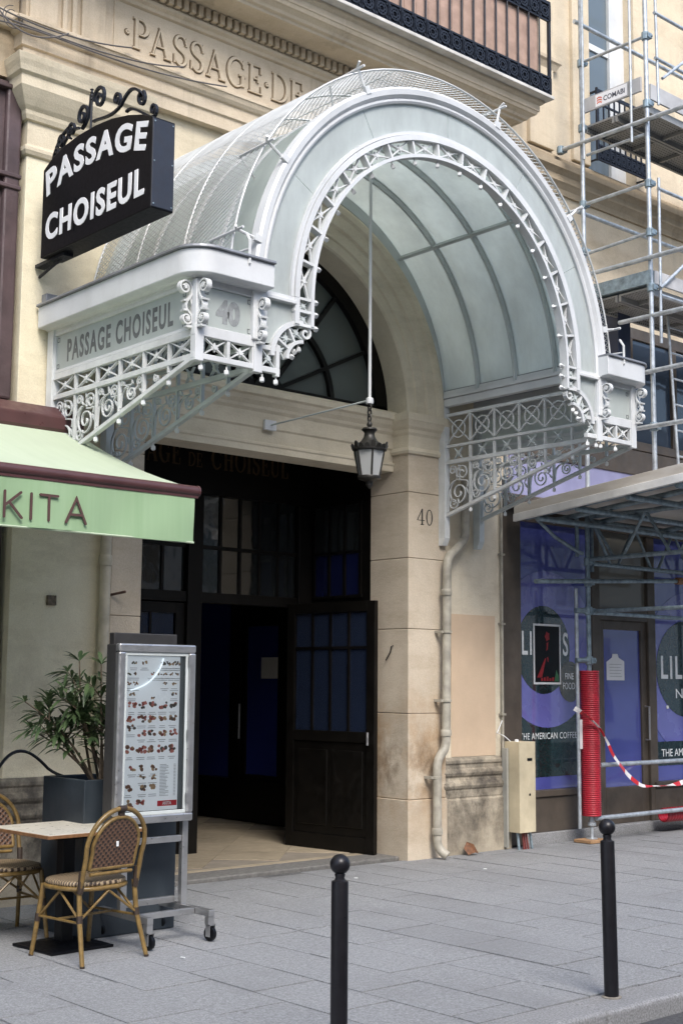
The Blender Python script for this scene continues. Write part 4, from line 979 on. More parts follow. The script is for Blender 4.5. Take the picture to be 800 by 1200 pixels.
for sx_ in (-1, 1):
    # straight foot of the fretwork, quarter ring, glass infill
    for ra, rb in ((1.535, 1.575), (1.402, 1.428)):
        x0, x1 = sorted((CX+sx_*ra, CX+sx_*rb)); m = MB(); m.box(x0, x1, YF-.04, YF+.035, 4.10, 4.288); m.build('fret_foot', WHITE, can)
    x0, x1 = sorted((CX+sx_*1.40, CX+sx_*1.58))
    for z in (4.20, 4.10): 
        m = MB(); m.box(x0, x1, YF-.034, YF+.03, z-.01, z+.01); m.build('fret_divider', WHITE2, can)
        knob(CX+sx_*1.40, YF-.005, z, rot=(0, sx_*pi/2, 0))
    for z in (4.245, 4.15): link('star_ornament', S_SMALL, WHITE2, can, loc=(CX+sx_*1.482, YF, z)).scale = (1, 1, .8)
    qc = (CX+sx_*1.49, 3.84); a0, a1 = (90, 180) if sx_ < 0 else (0, 90)
    for ra, rb in ((.255, .29), (.128, .152)):
        m = MB(); m.arc(qc, [(ra, YF+.03), (ra, YF-.03), (rb, YF-.03), (rb, YF+.03)], a0, a1, 14); m.build('quarter_ring', WHITE, can, smooth=24)
    for k in range(3):
        a = radians(a0+15+30*k); link('star_ornament', S_SMALL, WHITE2, can, loc=(qc[0]+.205*cos(a), YF, qc[1]+.205*sin(a)), rot=(0, pi/2-a, 0))
        knob(qc[0]+.128*cos(a), YF-.005, qc[1]+.128*sin(a), rot=(0, pi/2-a, 0))
        if k < 2:
            a += radians(15); m = MB(); m.bar((qc[0]+.15*cos(a), YF, qc[1]+.15*sin(a)), (qc[0]+.257*cos(a), YF, qc[1]+.257*sin(a)), .016, .05, (0, 1, 0)); m.build('fret_divider', WHITE2, can)
    pts = [(qc[0]+.29*cos(radians(a0+(a1-a0)*i/10)), qc[1]+.29*sin(radians(a0+(a1-a0)*i/10))) for i in range(11)]
    xe = CX+sx_*1.84; pts = pts if sx_ > 0 else pts[::-1]      # from the post side up to the fret side
    poly = [(xe, 3.92), *[q for q in pts if q[1] > 3.92], (qc[0], 4.26), (xe, 4.26)]
    m = MB(); m.prism(poly, lambda u, v, q: (u, q, v), YF+.002, YF+.008); m.build('infill_pane', FGLASS, can)
    x0, x1 = sorted((CX+sx_*1.565, CX+sx_*1.84))
    m = MB(); m.box(x0, x1, YF-.045, YF+.02, 4.235, 4.262); m.box(x0, x1, YF-.03, YF+.02, 4.262, 4.288); m.build('arch_sill', WHITE, can, bevel=.004)
    # little curl where fret foot and quarter ring meet
    m = MB(); q = plane_T((CX+sx_*1.43, YF, 4.06), (sx_, 0, 0), (0, 0, 1), (0, -1, 0)); m.ribbon(spiral(.03, -.01, .05, .012, radians(110), 1.1, 14), .014, q, -.02, .02); m.build('scrollwork', WHITE2, can)
# --- wire guard over the vault
RM = 2.10; me_ = MB(); yA, yB_ = 7.03, 8.87; NW = 150; A0, A1 = radians(4), radians(176); seg = 9; k = .62/RM
for fam in (1, -1):
    for i in range(-34, NW+34):
        pts = []
        for j in range(seg+1):
            y = yA+(yB_-yA)*j/seg; a = A0+(A1-A0)*i/NW+fam*k*(y-(yA+yB_)/2)
            if A0 <= a <= A1: pts.append((CX+(RM+.002*fam)*cos(a), y, CZ+(RM+.002*fam)*sin(a)))
        if len(pts) > 1: me_.tube(pts, .0036, 3, cap=False)
wg = me_.build('wire_guard', WHITE2, can, kind='stuff', fix=False)
for y in (7.03, 7.64, 8.26, 8.87):
    m = MB(); m.tube([(CX+RM*cos(radians(a)), y, CZ+RM*sin(radians(a))) for a in range(4, 177, 3)], .009, 6); m.build('guard_hoop', WHITE2, can, smooth=60)
for a in (4, 40, 75, 105, 140, 176):
    c, s = cos(radians(a)), sin(radians(a)); m = MB(); m.tube([(CX+RM*c, 7.03, CZ+RM*s), (CX+RM*c, 8.87, CZ+RM*s)], .006, 5); m.build('guard_rod', WHITE2, can)
for a in (12, 42, 74, 118, 150, 170):
    c, s = cos(radians(a)), sin(radians(a))
    P = lambda r, y: (CX+r*c, y, CZ+r*s)
    m = MB(); m.tube([P(1.93, 6.97), P(2.13, 6.97), P(2.16, 6.93)], .011, 6); m.tube([P(2.12, 6.90), P(2.11, 7.3)], .010, 6); m.tube([P(2.10, 7.3), P(1.91, 7.35)], .009, 6)
    m.bar(P(1.92, 6.955), P(1.98, 6.955), .05, .03, (0, 1, 0)); m.build('guard_bracket', WHITE2, can)
for sx_ in (-1, 1):
    x = CX+sx_*2.06; m = MB(); m.tube([(x, 6.90, 4.36), (x, 6.86, 4.40), (x, 6.86, 4.56), (x, 6.90, 4.62)], .011, 6); m.tube([(x-.09, 6.90, 4.37), (x+.09, 6.90, 4.44)], .008, 6); m.tube([(x, 6.87, 4.50), (x+sx_*-.0, 7.25, 4.52)], .008, 6); m.build('guard_bracket', WHITE2, can)
# --- interior wall ring
m = MB(); m.arc((CX, CZ), [(RV-.0, W-.03), (RV+.09, W-.03), (RV+.09, W+.02), (RV, W+.02)], 2, 178, 60); m.build('wall_ring', GREYIRON, can, smooth=30)

# ============================================================ hanging lantern
LX, LY = 7.29, 7.90
lan = thing('hanging_lantern', 'dark bronze hexagonal lantern with opal glass hanging on a long white rod', 'lantern', (LX, LY, 3.2))
m = MB(); m.tube([(LX, LY, 3.93), (LX, LY, CZ+RV-.06)], .013, 8); m.lathe([(.03, 3.90), (.034, 3.92), (.03, 3.945), (.015, 3.955)], (LX, LY, 0), 10); m.build('rod', WHITE, lan, smooth=40)
m = MB(); m.tube([(LX, LY, 3.93), (7.20, 9.09, 3.875)], .008, 6); m.build('tie_rod', GREYIRON, lan)
for i, z in enumerate((3.875, 3.825, 3.78)):
    m = MB(); d = (1, 0) if i % 2 else (0, 1); m.tube([(LX+d[0]*.018*cos(a*pi/6), LY+d[1]*.018*cos(a*pi/6), z+.034*sin(a*pi/6)) for a in range(13)], .007, 5); m.build('chain_link', BRONZE, lan)
hexr = lambda r, z, a0=0: [(LX+r*cos(pi/3*k+a0), LY+r*sin(pi/3*k+a0), z) for k in range(6)]
m = MB(); m.lathe([(.012, 3.70), (.03, 3.70), (.058, 3.695), (.066, 3.68), (.05, 3.665), (.042, 3.65), (.048, 3.62), (.07, 3.585), (.115, 3.555), (.145, 3.53), (.145, 3.51), (.125, 3.50)], (LX, LY, 0), 12); m.lathe([(.008, 3.70), (.02, 3.71), (.024, 3.73), (.012, 3.75), (.006, 3.765)], (LX, LY, 0), 8)
m.build('cap', BRONZE, lan, smooth=40)
m = MB()
for k in range(18):
    a = 2*pi*k/18; c, s = cos(a), sin(a); r = .145
    t = Vector((-s, c, 0)); b = Vector((LX+r*c, LY+r*s, 3.52)); h = .055 if k % 3 == 0 else .032
    m.add([b-t*.022, b+t*.022, b+t*.016+Vector((0.008*c, .008*s, h*.75)), b+Vector((.012*c, .012*s, h)), b-t*.016+Vector((.008*c, .008*s, h*.75)),
           b-t*.022-Vector((c, s, 0))*.01, b+t*.022-Vector((c, s, 0))*.01, b+t*.016-Vector((.004*c, .004*s, -h*.75)), b+Vector((.0, .0, h)), b-t*.016-Vector((.004*c, .004*s, -h*.75))],
          [(0, 1, 2, 3, 4), (9, 8, 7, 6, 5), (0, 5, 6, 1), (1, 6, 7, 2), (2, 7, 8, 3), (3, 8, 9, 4), (4, 9, 5, 0)])
m.build('crown', BRONZE, lan)
top, bot = hexr(.128, 3.505), hexr(.086, 3.285)
for k in range(6):
    m = MB(); m.tube([top[k], bot[k]], .009, 5); m.build('corner_bar', BRONZE, lan)
    a, b, c, d = bot[k], bot[(k+1) % 6], top[(k+1) % 6], top[k]; m = MB()
    ins = lambda p, f: (LX+(p[0]-LX)*f, LY+(p[1]-LY)*f, p[2])
    m.add([ins(p, .985) for p in (a, b, c, d)]+[ins(p, .96) for p in (a, b, c, d)], [(0, 1, 2, 3), (7, 6, 5, 4), (0, 4, 5, 1), (1, 5, 6, 2), (2, 6, 7, 3), (3, 7, 4, 0)]); m.build('pane', LAMPGLASS, lan)
m = MB(); m.lathe([(.095, 3.295), (.099, 3.285), (.095, 3.272), (.07, 3.262), (.035, 3.25), (.026, 3.235), (.03, 3.22), (.016, 3.20), (.004, 3.19)], (LX, LY, 0), 12); m.build('base', BRONZE, lan, smooth=40)

# ============================================================ black projecting sign
sg = thing('projecting_sign', 'black arched box sign reading PASSAGE CHOISEUL in white letters on the pilaster', 'sign', (4.83, 8.9, 4.77))
crown = [(8.76, 5.46), (8.63, 5.525), (8.46, 5.565), (8.25, 5.585), (8.02, 5.585), (7.80, 5.565), (7.58, 5.52), (7.40, 5.465), (7.27, 5.41)]
poly = [(7.27, 4.77), (8.76, 4.77)]+crown
m = MB(); m.prism(poly, lambda u, v, q: (q, u, v), 4.70, 4.885); bx = m.build('sign_box', BLACK, sg, bevel=.006)
m = MB(); m.box(4.705, 4.88, 7.266, 7.272, 4.78, 5.40); m.build('end_plate', pm('slate_blue_sheet', (.018, .023, .036), .5, var=.1), sg, bevel=.003)
for q, z in ((4.72, 4.80), (4.72, 5.38), (4.865, 4.80), (4.865, 5.38), (4.72, 5.1), (4.865, 5.1)):
    m = MB(); m.lathe([(.007, 0), (.005, .006)], (0, 0, 0), 6); link('screw', m.mesh('screw'), GALVD, sg, loc=(q, 7.267, z), rot=(pi/2, 0, 0))
LIT = pm('white_sign_letters', (.80, .81, .82), .4, var=.03)
def curved_text(txt, y0, z0, width, hh, bumpf, off):
    me = text_mesh(txt, .3, .004, off, space=1.15); xs = [v.co.x for v in me.vertices]; ys = [v.co.y for v in me.vertices]
    kx = width/(max(xs)-min(xs)); ky = hh/(max(ys)-min(ys)); xm, ym = min(xs), min(ys)
    for v in me.vertices:
        u = (v.co.x-xm)*kx; w = (v.co.y-ym)*ky; n = v.co.z; sl = (bumpf(u+.01)-bumpf(u-.01))/.02
        v.co = Vector((4.70-n, y0-u+sl*w*.55, z0+bumpf(u)+w))
    me.update(); return link('sign_letter', me, LIT, bx)
curved_text('PASSAGE', 8.69, 5.20, 1.34, .205, lambda u: .105*(1-((u-.60)/.70)**2), .010)
curved_text('CHOISEUL', 8.69, 4.88, 1.34, .205, lambda u: 0, .010)
m = MB(); m.box(4.694, 4.697, 8.270, 8.284, 5.04, 5.11); m.box(4.694, 4.697, 8.270, 8.284, 4.86, 4.92); m.build('stencil_bridge', BLACK, bx)
ST = plane_T((4.79, 8.80, 5.50), (0, -1, 0), (0, 0, 1), (1, 0, 0))
def iron(pts, w=.016): 
    cr = lambda u: .085*max(0., 1-((u-.62)/.75)**2)+max(0., u-1.1)*-.22+max(0., .35-u)*.12
    m = MB(); m.ribbon([(u, v*1.12+cr(u)) for u, v in pts], w, ST, -.011, .011); m.build('iron_scroll', IRON, sg)
iron(bez((.02, .0), (.06, .10), (.16, .16), (.27, .17), 10)); iron(spiral(.06, .03, .05, .012, radians(90), -1.2, 18)); iron(spiral(.13, .10, .055, .012, radians(-60), 1.4, 22)); iron(bez((.12, .02), (.20, .10), (.28, .16), (.40, .12), 10))
iron(spiral(.29, .14, .06, .013, radians(-100), -1.4, 22)); iron(spiral(.44, .19, .085, .015, radians(-80), 1.45, 26), .02)
iron(bez((.44, .10), (.52, .12), (.56, .2), (.56, .30), 10), .02)
iron(spiral(.68, .24, .085, .015, radians(180), -1.5, 26), .02); iron(spiral(.92, .17, .05, .011, radians(-60), 1.3, 20))
iron(bez((.60, .10), (.70, .10), (.85, .05), (.98, .12), 10)); iron(bez((.98, .12), (1.08, .22), (1.20, .24), (1.28, .14), 12), .018)
iron(spiral(1.24, .15, .055, .012, radians(60), -1.35, 20)); iron(spiral(1.40, .08, .045, .01, radians(-80), 1.3, 18)); iron(bez((1.05, .06), (1.15, .10), (1.30, .03), (1.42, .035), 10))
m = MB(); m.tube([ST(.565, .06, 0), ST(.565, .46, 0)], .009, 6)
for k in range(4): m.lathe([(.006, 0), (.016, .008), (.006, .016)], ST(.565, .37+.026*k, 0), 8)
m.build('spike', IRON, sg)
m = MB(); m.box(4.75, 4.83, 8.50, 8.93, 4.745, 4.769); m.tube([(4.79, 8.6, 4.75), (4.79, 8.93, 4.68)], .012, 6)
m.build('wall_bracket', IRON, sg)
# ============================================================ green awning
aw = thing('shop_awning', 'pale green fabric awning reading KITA with brown front bar at the left', 'awning', (3.0, 8.9, 3.4))
def fabric(name, ca, cb, streak):
    m, t, p = new_mat(name); P = position(t)
    st = ramp(t, noise(t, scaled(t, P, (14, .6, .6)), 1., 5, .6), .35, .7)
    c = mixc(t, mul(t, st, streak), ca, cb)
    c = mixc(t, ramp(t, noise(t, P, 1.5, 5), .5, .8, 0, .25), c, tuple(x*.75 for x in ca))
    t.links.new(c, p.inputs['Base Color']); p.inputs['Roughness'].default_value = .8
    t.links.new(bump(t, noise(t, scaled(t, P, (260, 260, 260)), 1., 2), .15, .002), p.inputs['Normal'])
    tl = t.nodes.new('ShaderNodeBsdfTranslucent'); t.links.new(c, tl.inputs['Color'])
    mx = t.nodes.new('ShaderNodeMixShader'); mx.inputs[0].default_value = .34
    t.links.new(p.outputs[0], mx.inputs[1]); t.links.new(tl.outputs[0], mx.inputs[2]); t.links.new(mx.outputs[0], t.nodes['Material Output'].inputs['Surface'])
    return m
AWN = fabric('pale_green_canvas', (.60, .68, .52), (.53, .62, .45), .6)  # top cloth and hem get a paler green than the valance
VAL = fabric('green_canvas', (.40, .565, .345), (.32, .49, .27), .7)
m = MB(); nx, ny = 20, 8; vs = []
for j in range(ny+1):
    for i in range(nx+1):
        s = j/ny; vs.append((-2.0+7.03*i/nx, 8.70+(7.17-8.70)*s, 3.46+(2.885-3.46)*s-.035*sin(pi*s)+.006*sin(i*1.9)*sin(pi*s)-.012*sin(pi*s)*(i % 4 == 0)))
top = vs; bot = [(a, b, c-.004) for a, b, c in vs]; nn_ = len(vs); fs = []
for j in range(ny):
    for i in range(nx):
        a = j*(nx+1)+i; q = (a, a+1, a+nx+2, a+nx+1); fs += [q, tuple(k+nn_ for k in q[::-1])]
m.add(top+bot, fs); m.build('canopy_cloth', AWN, aw, smooth=40)
m = MB(); m.tube([(-2.0, 7.15, 2.862), (5.045, 7.15, 2.862)], .037, 12); m.box(-2, 5.045, 7.13, 7.18, 2.815, 2.85); m.build('front_bar', BROWNMET, aw, smooth=40)
m = MB(); m.lathe([(.040, 0), (.040, .012)], (0, 0, 0), 12); link('end_cap', m.mesh('end_cap'), BROWNMET, aw, loc=(5.043, 7.15, 2.862), rot=(0, pi/2, 0))
vs = []; nx, nz = 90, 7
for j in range(nz+1):
    for i in range(nx+1):
        x = -2.0+7.02*i/nx; s = j/nz; vs.append((x, 7.135+.014*s*sin(x*7.3+.8)+.007*s*sin(x*19)+.005*sin(x*31+s*4)*s+.012*s*max(0, 1-abs(x-4.72)/.4)*sin((x-4.4)*9+s*3), 2.832-.312*s+.004*sin(x*5)))
m = MB(); nn_ = len(vs); fs = []
for j in range(nz):
    for i in range(nx):
        a = j*(nx+1)+i; q = (a, a+1, a+nx+2, a+nx+1); fs += [q, tuple(k+nn_ for k in q[::-1])]
m.add(vs+[(a, b+.003, c) for a, b, c in vs], fs); val = m.build('valance', VAL, aw, smooth=50)
m = MB(); m.tube([(-2.0, 7.135, 2.520), (5.02, 7.137, 2.520)], .007, 6); m.build('valance_hem', AWN, aw)
BRN = pm('brown_lettering', (.075, .035, .03), .7, var=.1)
# rounded stroke lettering
def stroke_word(strokes, u0, h, gap):
    m = MB(); T = plane_T((0, 7.118, 2.572), (1, 0, 0), (0, 0, 1), (0, -1, 0)); u = u0; k = 0
    for c in strokes:
        S, adv = {'A': ([[(.0, 0), (.36, 1), (.72, 0)], [(.13, .33), (.59, .33)]], .72), 'K': ([[(.0, 0), (.0, 1)], [(.55, 1), (.03, .46)], [(.16, .58), (.6, 0)]], .6), 'I': ([[(0, 0), (0, 1)]], 0.), 'T': ([[(.0, 1), (.62, 1)], [(.31, 1), (.31, 0)]], .62)}[c]
        for s in S:
            k += 1; m.ribbon([(u+p[0]*h*1.25, p[1]*h) for p in s], .016, T, -.001-.0002*k, .003+.0002*k)
            for p in s: m.prism(arcpts(u+p[0]*h*1.25, p[1]*h, .008, 0, 360, 8)[:-1], T, -.001-.00021*k, .003+.00021*k)
        u += adv*h*1.25+gap
    return m
stroke_word('AKITA', 3.45, .152, .060).build('awning_lettering', BRN, val)
m = MB(); m.prism([(8.93, 3.40), (8.93, 3.66), (8.80, 3.66), (8.66, 3.56), (8.66, 3.47), (8.70, 3.40)], lambda u, v, q: (q, u, v), -2.0, 5.07); m.build('cassette', BROWNMET, aw, bevel=.01)
for q in (1.2, 4.3):
    m = MB(); m.tube([(q, 8.70, 3.42), (q+.35, 7.95, 3.08), (q+.05, 7.18, 2.84)], .018, 6); m.build('folding_arm', BROWNMET, aw)

# ============================================================ menu display on wheels
ms = thing('menu_stand', 'aluminium glazed menu display on a wheeled stand beside the entrance', 'menu stand', (4.80, 7.2, 0))
x0, x1, z0, z1, yf = 4.50, 5.085, .725, 1.85, 7.19
fr = MB()
for a, b, c, d in ((x0, x1, z1-.052, z1), (x0, x1, z0, z0+.052)):
    fr.prism([(a, c if d == z1 else c), (b, c), (b, d), (a, d)], lambda u, v, q: (u, q, v), yf-.02, yf+.03)
fr.box(x0, x0+.05, yf-.02, yf+.03, z0+.053, z1-.053); fr.box(x1-.05, x1, yf-.02, yf+.03, z0+.053, z1-.053)
fro = fr.build('case_frame', ALU, ms, bevel=.010, seg=2)
m = MB(); m.box(x0+.004, x1-.004, yf+.031, yf+.14, z0+.004, z1-.004); m.build('case_back', pm('dark_grey_sheet', (.035, .034, .033), .5, var=.1), ms, bevel=.006)
m = MB(); a, b, c, d = x0+.05, x1-.05, z0+.052, z1-.052
m.box(a, b, yf-.006, yf+.012, d-.022, d); m.box(a, b, yf-.006, yf+.012, c, c+.022); m.box(a, a+.02, yf-.006, yf+.012, c+.022, d-.022); m.box(b-.02, b, yf-.006, yf+.012, c+.022, d-.022)
m.build('door_rim', GREYIRON, fro, bevel=.003)
SHEET = pm('glossy_menu_sheet', (.66, .72, .745), .35, var=.03, scale=3)
sx0, sx1, sz0, sz1 = a+.02, b-.055, c+.025, d-.024
m = MB(); m.box(sx0, sx1, yf+.010, yf+.0125, sz0, sz1); sht = m.build('menu_sheet', SHEET, ms)
sp_ = SHEET.node_tree.nodes['Principled BSDF']; sp_.inputs['Emission Color'].default_value = (.85, .93, 1, 1); sp_.inputs['Emission Strength'].default_value = .10   # sheet given a faint glow of its own
m = MB(); m.box(sx1, b-.02, yf+.012, yf+.016, sz0, sz1); m.build('case_lining', pm('grey_lining', (.16, .19, .20), .5), ms)
rng = random.Random(3)
cols = {'brown': (.19, .10, .06), 'red': (.27, .06, .045), 'tan': (.42, .29, .16), 'dark': (.09, .085, .075), 'pink': (.52, .19, .15), 'green': (.07, .10, .035)}
inks = {k: MB() for k in cols}; sw, shh = sx1-sx0, sz1-sz0; tx = MB()
def dish(u, v, r, inkset, asp=.7):
    for k in range(8):
        uu = u+rng.uniform(-r, r)*.8; vv = v+rng.uniform(-r, r)*asp*.6; rr = r*rng.uniform(.3, .5); n = 6; a0 = rng.uniform(0, 3)
        dep = .0005+.00004*k+rng.random()*.00003
        inks[rng.choice(inkset)].prism([(uu+rr*rng.uniform(.7, 1.1)*cos(a0+2*pi*i/n), vv+rr*asp*rng.uniform(.7, 1.1)*sin(a0+2*pi*i/n)) for i in range(n)], lambda p, q, s: (sx0+p*sw, yf+.010-s, sz0+q*shh), .0, dep)
rows = [(.955, [(.14, 'g'), (.34, 't'), (.68, 'b'), (.78, 'b'), (.88, 'b'), (.96, 'b')], .045), (.885, [(.06, 'g'), (.18, 'd'), (.48, 'p'), (.62, 'b'), (.72, 'b'), (.83, 'b'), (.94, 'b')], .035), (.82, [(.06, 't'), (.18, 't'), (.72, 'b'), (.9, 't')], .04), (.755, [(.12, 'd'), (.9, 'd')], .045), (.725, [(.5, 'd')], .035),
        (.68, [(.12, 'r'), (.31, 'r'), (.5, 'r'), (.69, 'r'), (.88, 'r')], .075), (.59, [(.12, 'p'), (.31, 'r'), (.5, 'p'), (.69, 'p'), (.88, 'd')], .07), (.535, [(.12, 'd')], .07), (.50, [(.31, 'r'), (.5, 'r'), (.69, 'p'), (.9, 'r')], .07), (.395, [(.10, 'p'), (.31, 'r'), (.5, 'p'), (.69, 'r'), (.88, 'r')], .085),
        (.275, [(.16, 'p'), (.33, 'd'), (.54, 't')], .06), (.215, [(.35, 'd'), (.54, 'd')], .05), (.15, [(.10, 'p'), (.35, 'd'), (.54, 't')], .07), (.05, [(.10, 'p'), (.33, 'p')], .08)]
pal = {'g': ['green', 'tan', 'dark'], 't': ['tan', 'brown', 'tan'], 'b': ['brown', 'dark', 'tan'], 'd': ['dark', 'brown', 'tan'], 'p': ['pink', 'red', 'tan', 'brown'], 'r': ['red', 'brown', 'dark', 'pink']}
for v, its, r in rows:
    for u, k in its: dish(u, v, r*1.12, pal[k], .34)
for k, mbk in inks.items():
    if mbk.f: mbk.build('food_print', pm('menu_ink_'+k, cols[k], .4, var=.2, scale=60), sht)
for v, its, r in rows:
    for u, k in its:
        for j in range(2):
            w = rng.uniform(.05, .09); tx.box(sx0+(u-w)*sw, sx0+(u+w*.8)*sw, yf+.0096, yf+.0101, sz0+(v-r*.42-.018-.012*j)*shh, sz0+(v-r*.42-.0135-.012*j)*shh)
for j in range(22):
    v = .29-.0095*j; tx.box(sx0+.66*sw, sx0+(.66+rng.uniform(.1, .18))*sw, yf+.0096, yf+.0101, sz0+v*shh, sz0+(v+.004)*shh); tx.box(sx0+.92*sw, sx0+.96*sw, yf+.0096, yf+.0101, sz0+v*shh, sz0+(v+.004)*shh)
tx.build('text_print', pm('pale_grey_ink', (.38, .42, .45), .5), sht)
m = MB(); m.box(sx0+.63*sw, sx0+.99*sw, yf+.0094, yf+.0100, sz0+.025*shh, sz0+.06*shh); lab = m.build('red_label', pm('red_label_ink', (.55, .035, .045), .4), sht)
put_text('label_lettering', 'AKITA', PRINTW, lab, (sx0+.72*sw, yf+.0093, sz0+.032*shh), (1, 0, 0), (0, 0, 1), .1, .0003, .004, fit=(.17*sw, .022*shh))
m = MB(); cc = (sx0-.02, sz1+.03); m.tube([(cc[0]+.30*cos(radians(q)), yf+.004, cc[1]+.25*sin(radians(q))) for q in range(-80, -5, 5)], .005, 5); m.build('glare_arc', pm('glare_white', (.8, .86, .9), .2), ms)
tp_ = MATS['glare_white'].node_tree.nodes['Principled BSDF']; tp_.inputs['Emission Color'].default_value = (.8, .92, 1, 1); tp_.inputs['Emission Strength'].default_value = .35   # glowing arc stands in for a reflection on the case glass
GP, gt, gp = new_mat('clear_case_glass'); tr = gt.nodes.new('ShaderNodeBsdfTransparent'); gl = gt.nodes.new('ShaderNodeBsdfGlossy'); gl.inputs['Roughness'].default_value = .02
lw = gt.nodes.new('ShaderNodeFresnel'); lw.inputs[0].default_value = 1.45; mx = gt.nodes.new('ShaderNodeMixShader'); gt.links.new(lw.outputs[0], mx.inputs[0]); gt.links.new(tr.outputs[0], mx.inputs[1]); gt.links.new(gl.outputs[0], mx.inputs[2]); gt.links.new(mx.outputs[0], gt.nodes['Material Output'].inputs['Surface'])
m = MB(); m.add([(a+.02, yf-.002, c+.022), (b-.02, yf-.002, c+.022), (b-.02, yf-.002, d-.022), (a+.02, yf-.002, d-.022)], [(0, 1, 2, 3)]); m.build('case_glass', GP, ms, fix=False)
for z in (z1-.10, z0+.30+.25, z0+.15):
    m = MB(); m.box(x1-.062, x1-.045, yf-.028, yf-.018, z-.03, z+.03); m.build('hinge', ALU, fro)
# stand legs, rails, feet and castors
for q in (4.62, 5.075):
    m = MB(); m.box(q-.022, q+.022, 7.235, 7.275, .195, z0+.2); m.build('upright', ALU, ms, bevel=.003)
    m = MB(); m.box(q-.021, q+.021, 6.93, 7.55, .155, .195); m.build('foot_bar', ALU, ms, bevel=.003)
    for yy in (6.955, 7.52):
        m = MB(); m.box(q-.021, q+.021, yy-.02, yy+.02, .105, .154) if yy < 7 else m.box(q-.015, q+.015, yy-.015, yy+.015, .11, .154)
        m.build('castor_stem', ALU, ms)
        m = MB(); m.lathe([(.03, -.014), (.044, -.012), (.046, 0), (.044, .012), (.03, .014)], (0, 0, 0), 14); cw = link('castor', m.mesh('castor', 40), BLACK, ms, loc=(q+.012, yy+.005, .047), rot=(0, pi/2, .2))
        m = MB(); m.box(q-.012, q-.008, yy-.02, yy+.022, .03, .106); m.box(q+.030, q+.034, yy-.02, yy+.022, .03, .106); m.box(q-.012, q+.034, yy-.02, yy+.022, .0985, .104); m.build('castor_fork', ALU, ms)
m = MB(); m.box(4.60, 5.05, 7.24, 7.27, .59, .63); m.build('cross_rail', ALU, ms, bevel=.003)
m = MB(); m.box(4.643, 5.05, 7.30, 7.335, .20, .24); m.box(4.643, 5.05, 7.08, 7.115, .157, .193); m.build('cross_rail', ALU, ms, bevel=.003)

# dark board and planter behind it
m = MB(); m.box(4.60, 5.09, 7.40, 7.46, .98, 1.925); tag(m.build('dark_board', pm('charcoal_board', (.030, .029, .029), .5, var=.12), bevel=.006), 'plain charcoal board standing behind the menu display', 'board')
pl = thing('tall_planter', 'tall slate-blue rectangular planter against the wall behind the café table', 'planter', (4.85, 7.75, 0))
PLM = pm('slate_blue_planter', (.024, .033, .042), .5, var=.12, scale=3, grime=.3, gcol=(.08, .085, .09), gscale=4)
m = MB(); A, B = [(4.47, 7.49), (5.18, 7.49), (5.18, 8.02), (4.47, 8.02)], .035
inn = [(4.505, 7.525), (5.145, 7.525), (5.145, 7.985), (4.505, 7.985)]
m.add([(p[0], p[1], z) for z in (0.0, .985) for p in A]+[(p[0], p[1], z) for z in (.985, .90) for p in inn],
      [(0, 3, 2, 1)]+[(i, (i+1) % 4, 4+(i+1) % 4, 4+i) for i in range(4)]+[(4+i, 4+(i+1) % 4, 8+(i+1) % 4, 8+i) for i in range(4)]+[(8+i, 8+(i+1) % 4, 12+(i+1) % 4, 12+i) for i in range(4)]+[(12, 13, 14, 15)])
m.build('box', PLM, pl, bevel=.006)
m = MB(); m.box(4.51, 5.14, 7.53, 7.98, .86, .925); m.build('soil', pm('dark_soil', (.03, .022, .016), .95, var=.4, scale=40, bumps=1., bscale=60), pl)

# ============================================================ oleander in the planter
ol = thing('oleander_shrub', 'young oleander with narrow leaves growing from the tall slate-blue planter', 'plant', (4.70, 7.70, .92))
BARK = pm('grey_brown_bark', (.10, .075, .05), .85, var=.3, scale=40)
rng = random.Random(11); stems = MB(); leaves = MB()
def leafadd(p, d, L, up):
    d = Vector(d).normalized(); s = d.cross(Vector(up)); s = s.normalized() if s.length > .01 else Vector((1, 0, 0)); n = s.cross(d)
    w = L*.095; p = Vector(p); pts = []
    for t, k in ((0, .15), (.3, .9), (.6, 1.), (.85, .55), (1, .0)):
        c = p+d*(L*t)-Vector((0, 0, 1))*(L*.30*t*t); pts.append((c-s*w*k+n*w*.35*k, c, c+s*w*k+n*w*.35*k))
    vs = [q for tri in pts for q in tri]; fs = []
    for i in range(4): fs += [(3*i, 3*i+1, 3*i+4, 3*i+3), (3*i+1, 3*i+2, 3*i+5, 3*i+4)]
    leaves.add(vs, fs)
def branch(p0, p1, p2, p3, r0, depth=0):
    pts = bez(p0, p1, p2, p3, 9); stems.tube(pts, [r0*(1-.6*i/9) for i in range(10)], 5)
    for i in range(3 if depth == 0 else 2, 10):
        p = Vector(pts[i]); t = (Vector(pts[min(9, i+1)])-Vector(pts[i-1])).normalized()
        for k in range(3 if i < 9 else 7):
            a = rng.uniform(0, 2*pi); s = t.orthogonal().normalized(); s = Quaternion(t, a) @ s
            d = t*rng.uniform(.35, 1.1)+s*rng.uniform(.6, 1.0)
            if rng.random() < (.42 if depth == 0 and i < 7 else .85): leafadd(p, d, rng.uniform(.095, .165), (0, 0, 1))
    return pts
base = Vector((4.66, 7.66, .92))
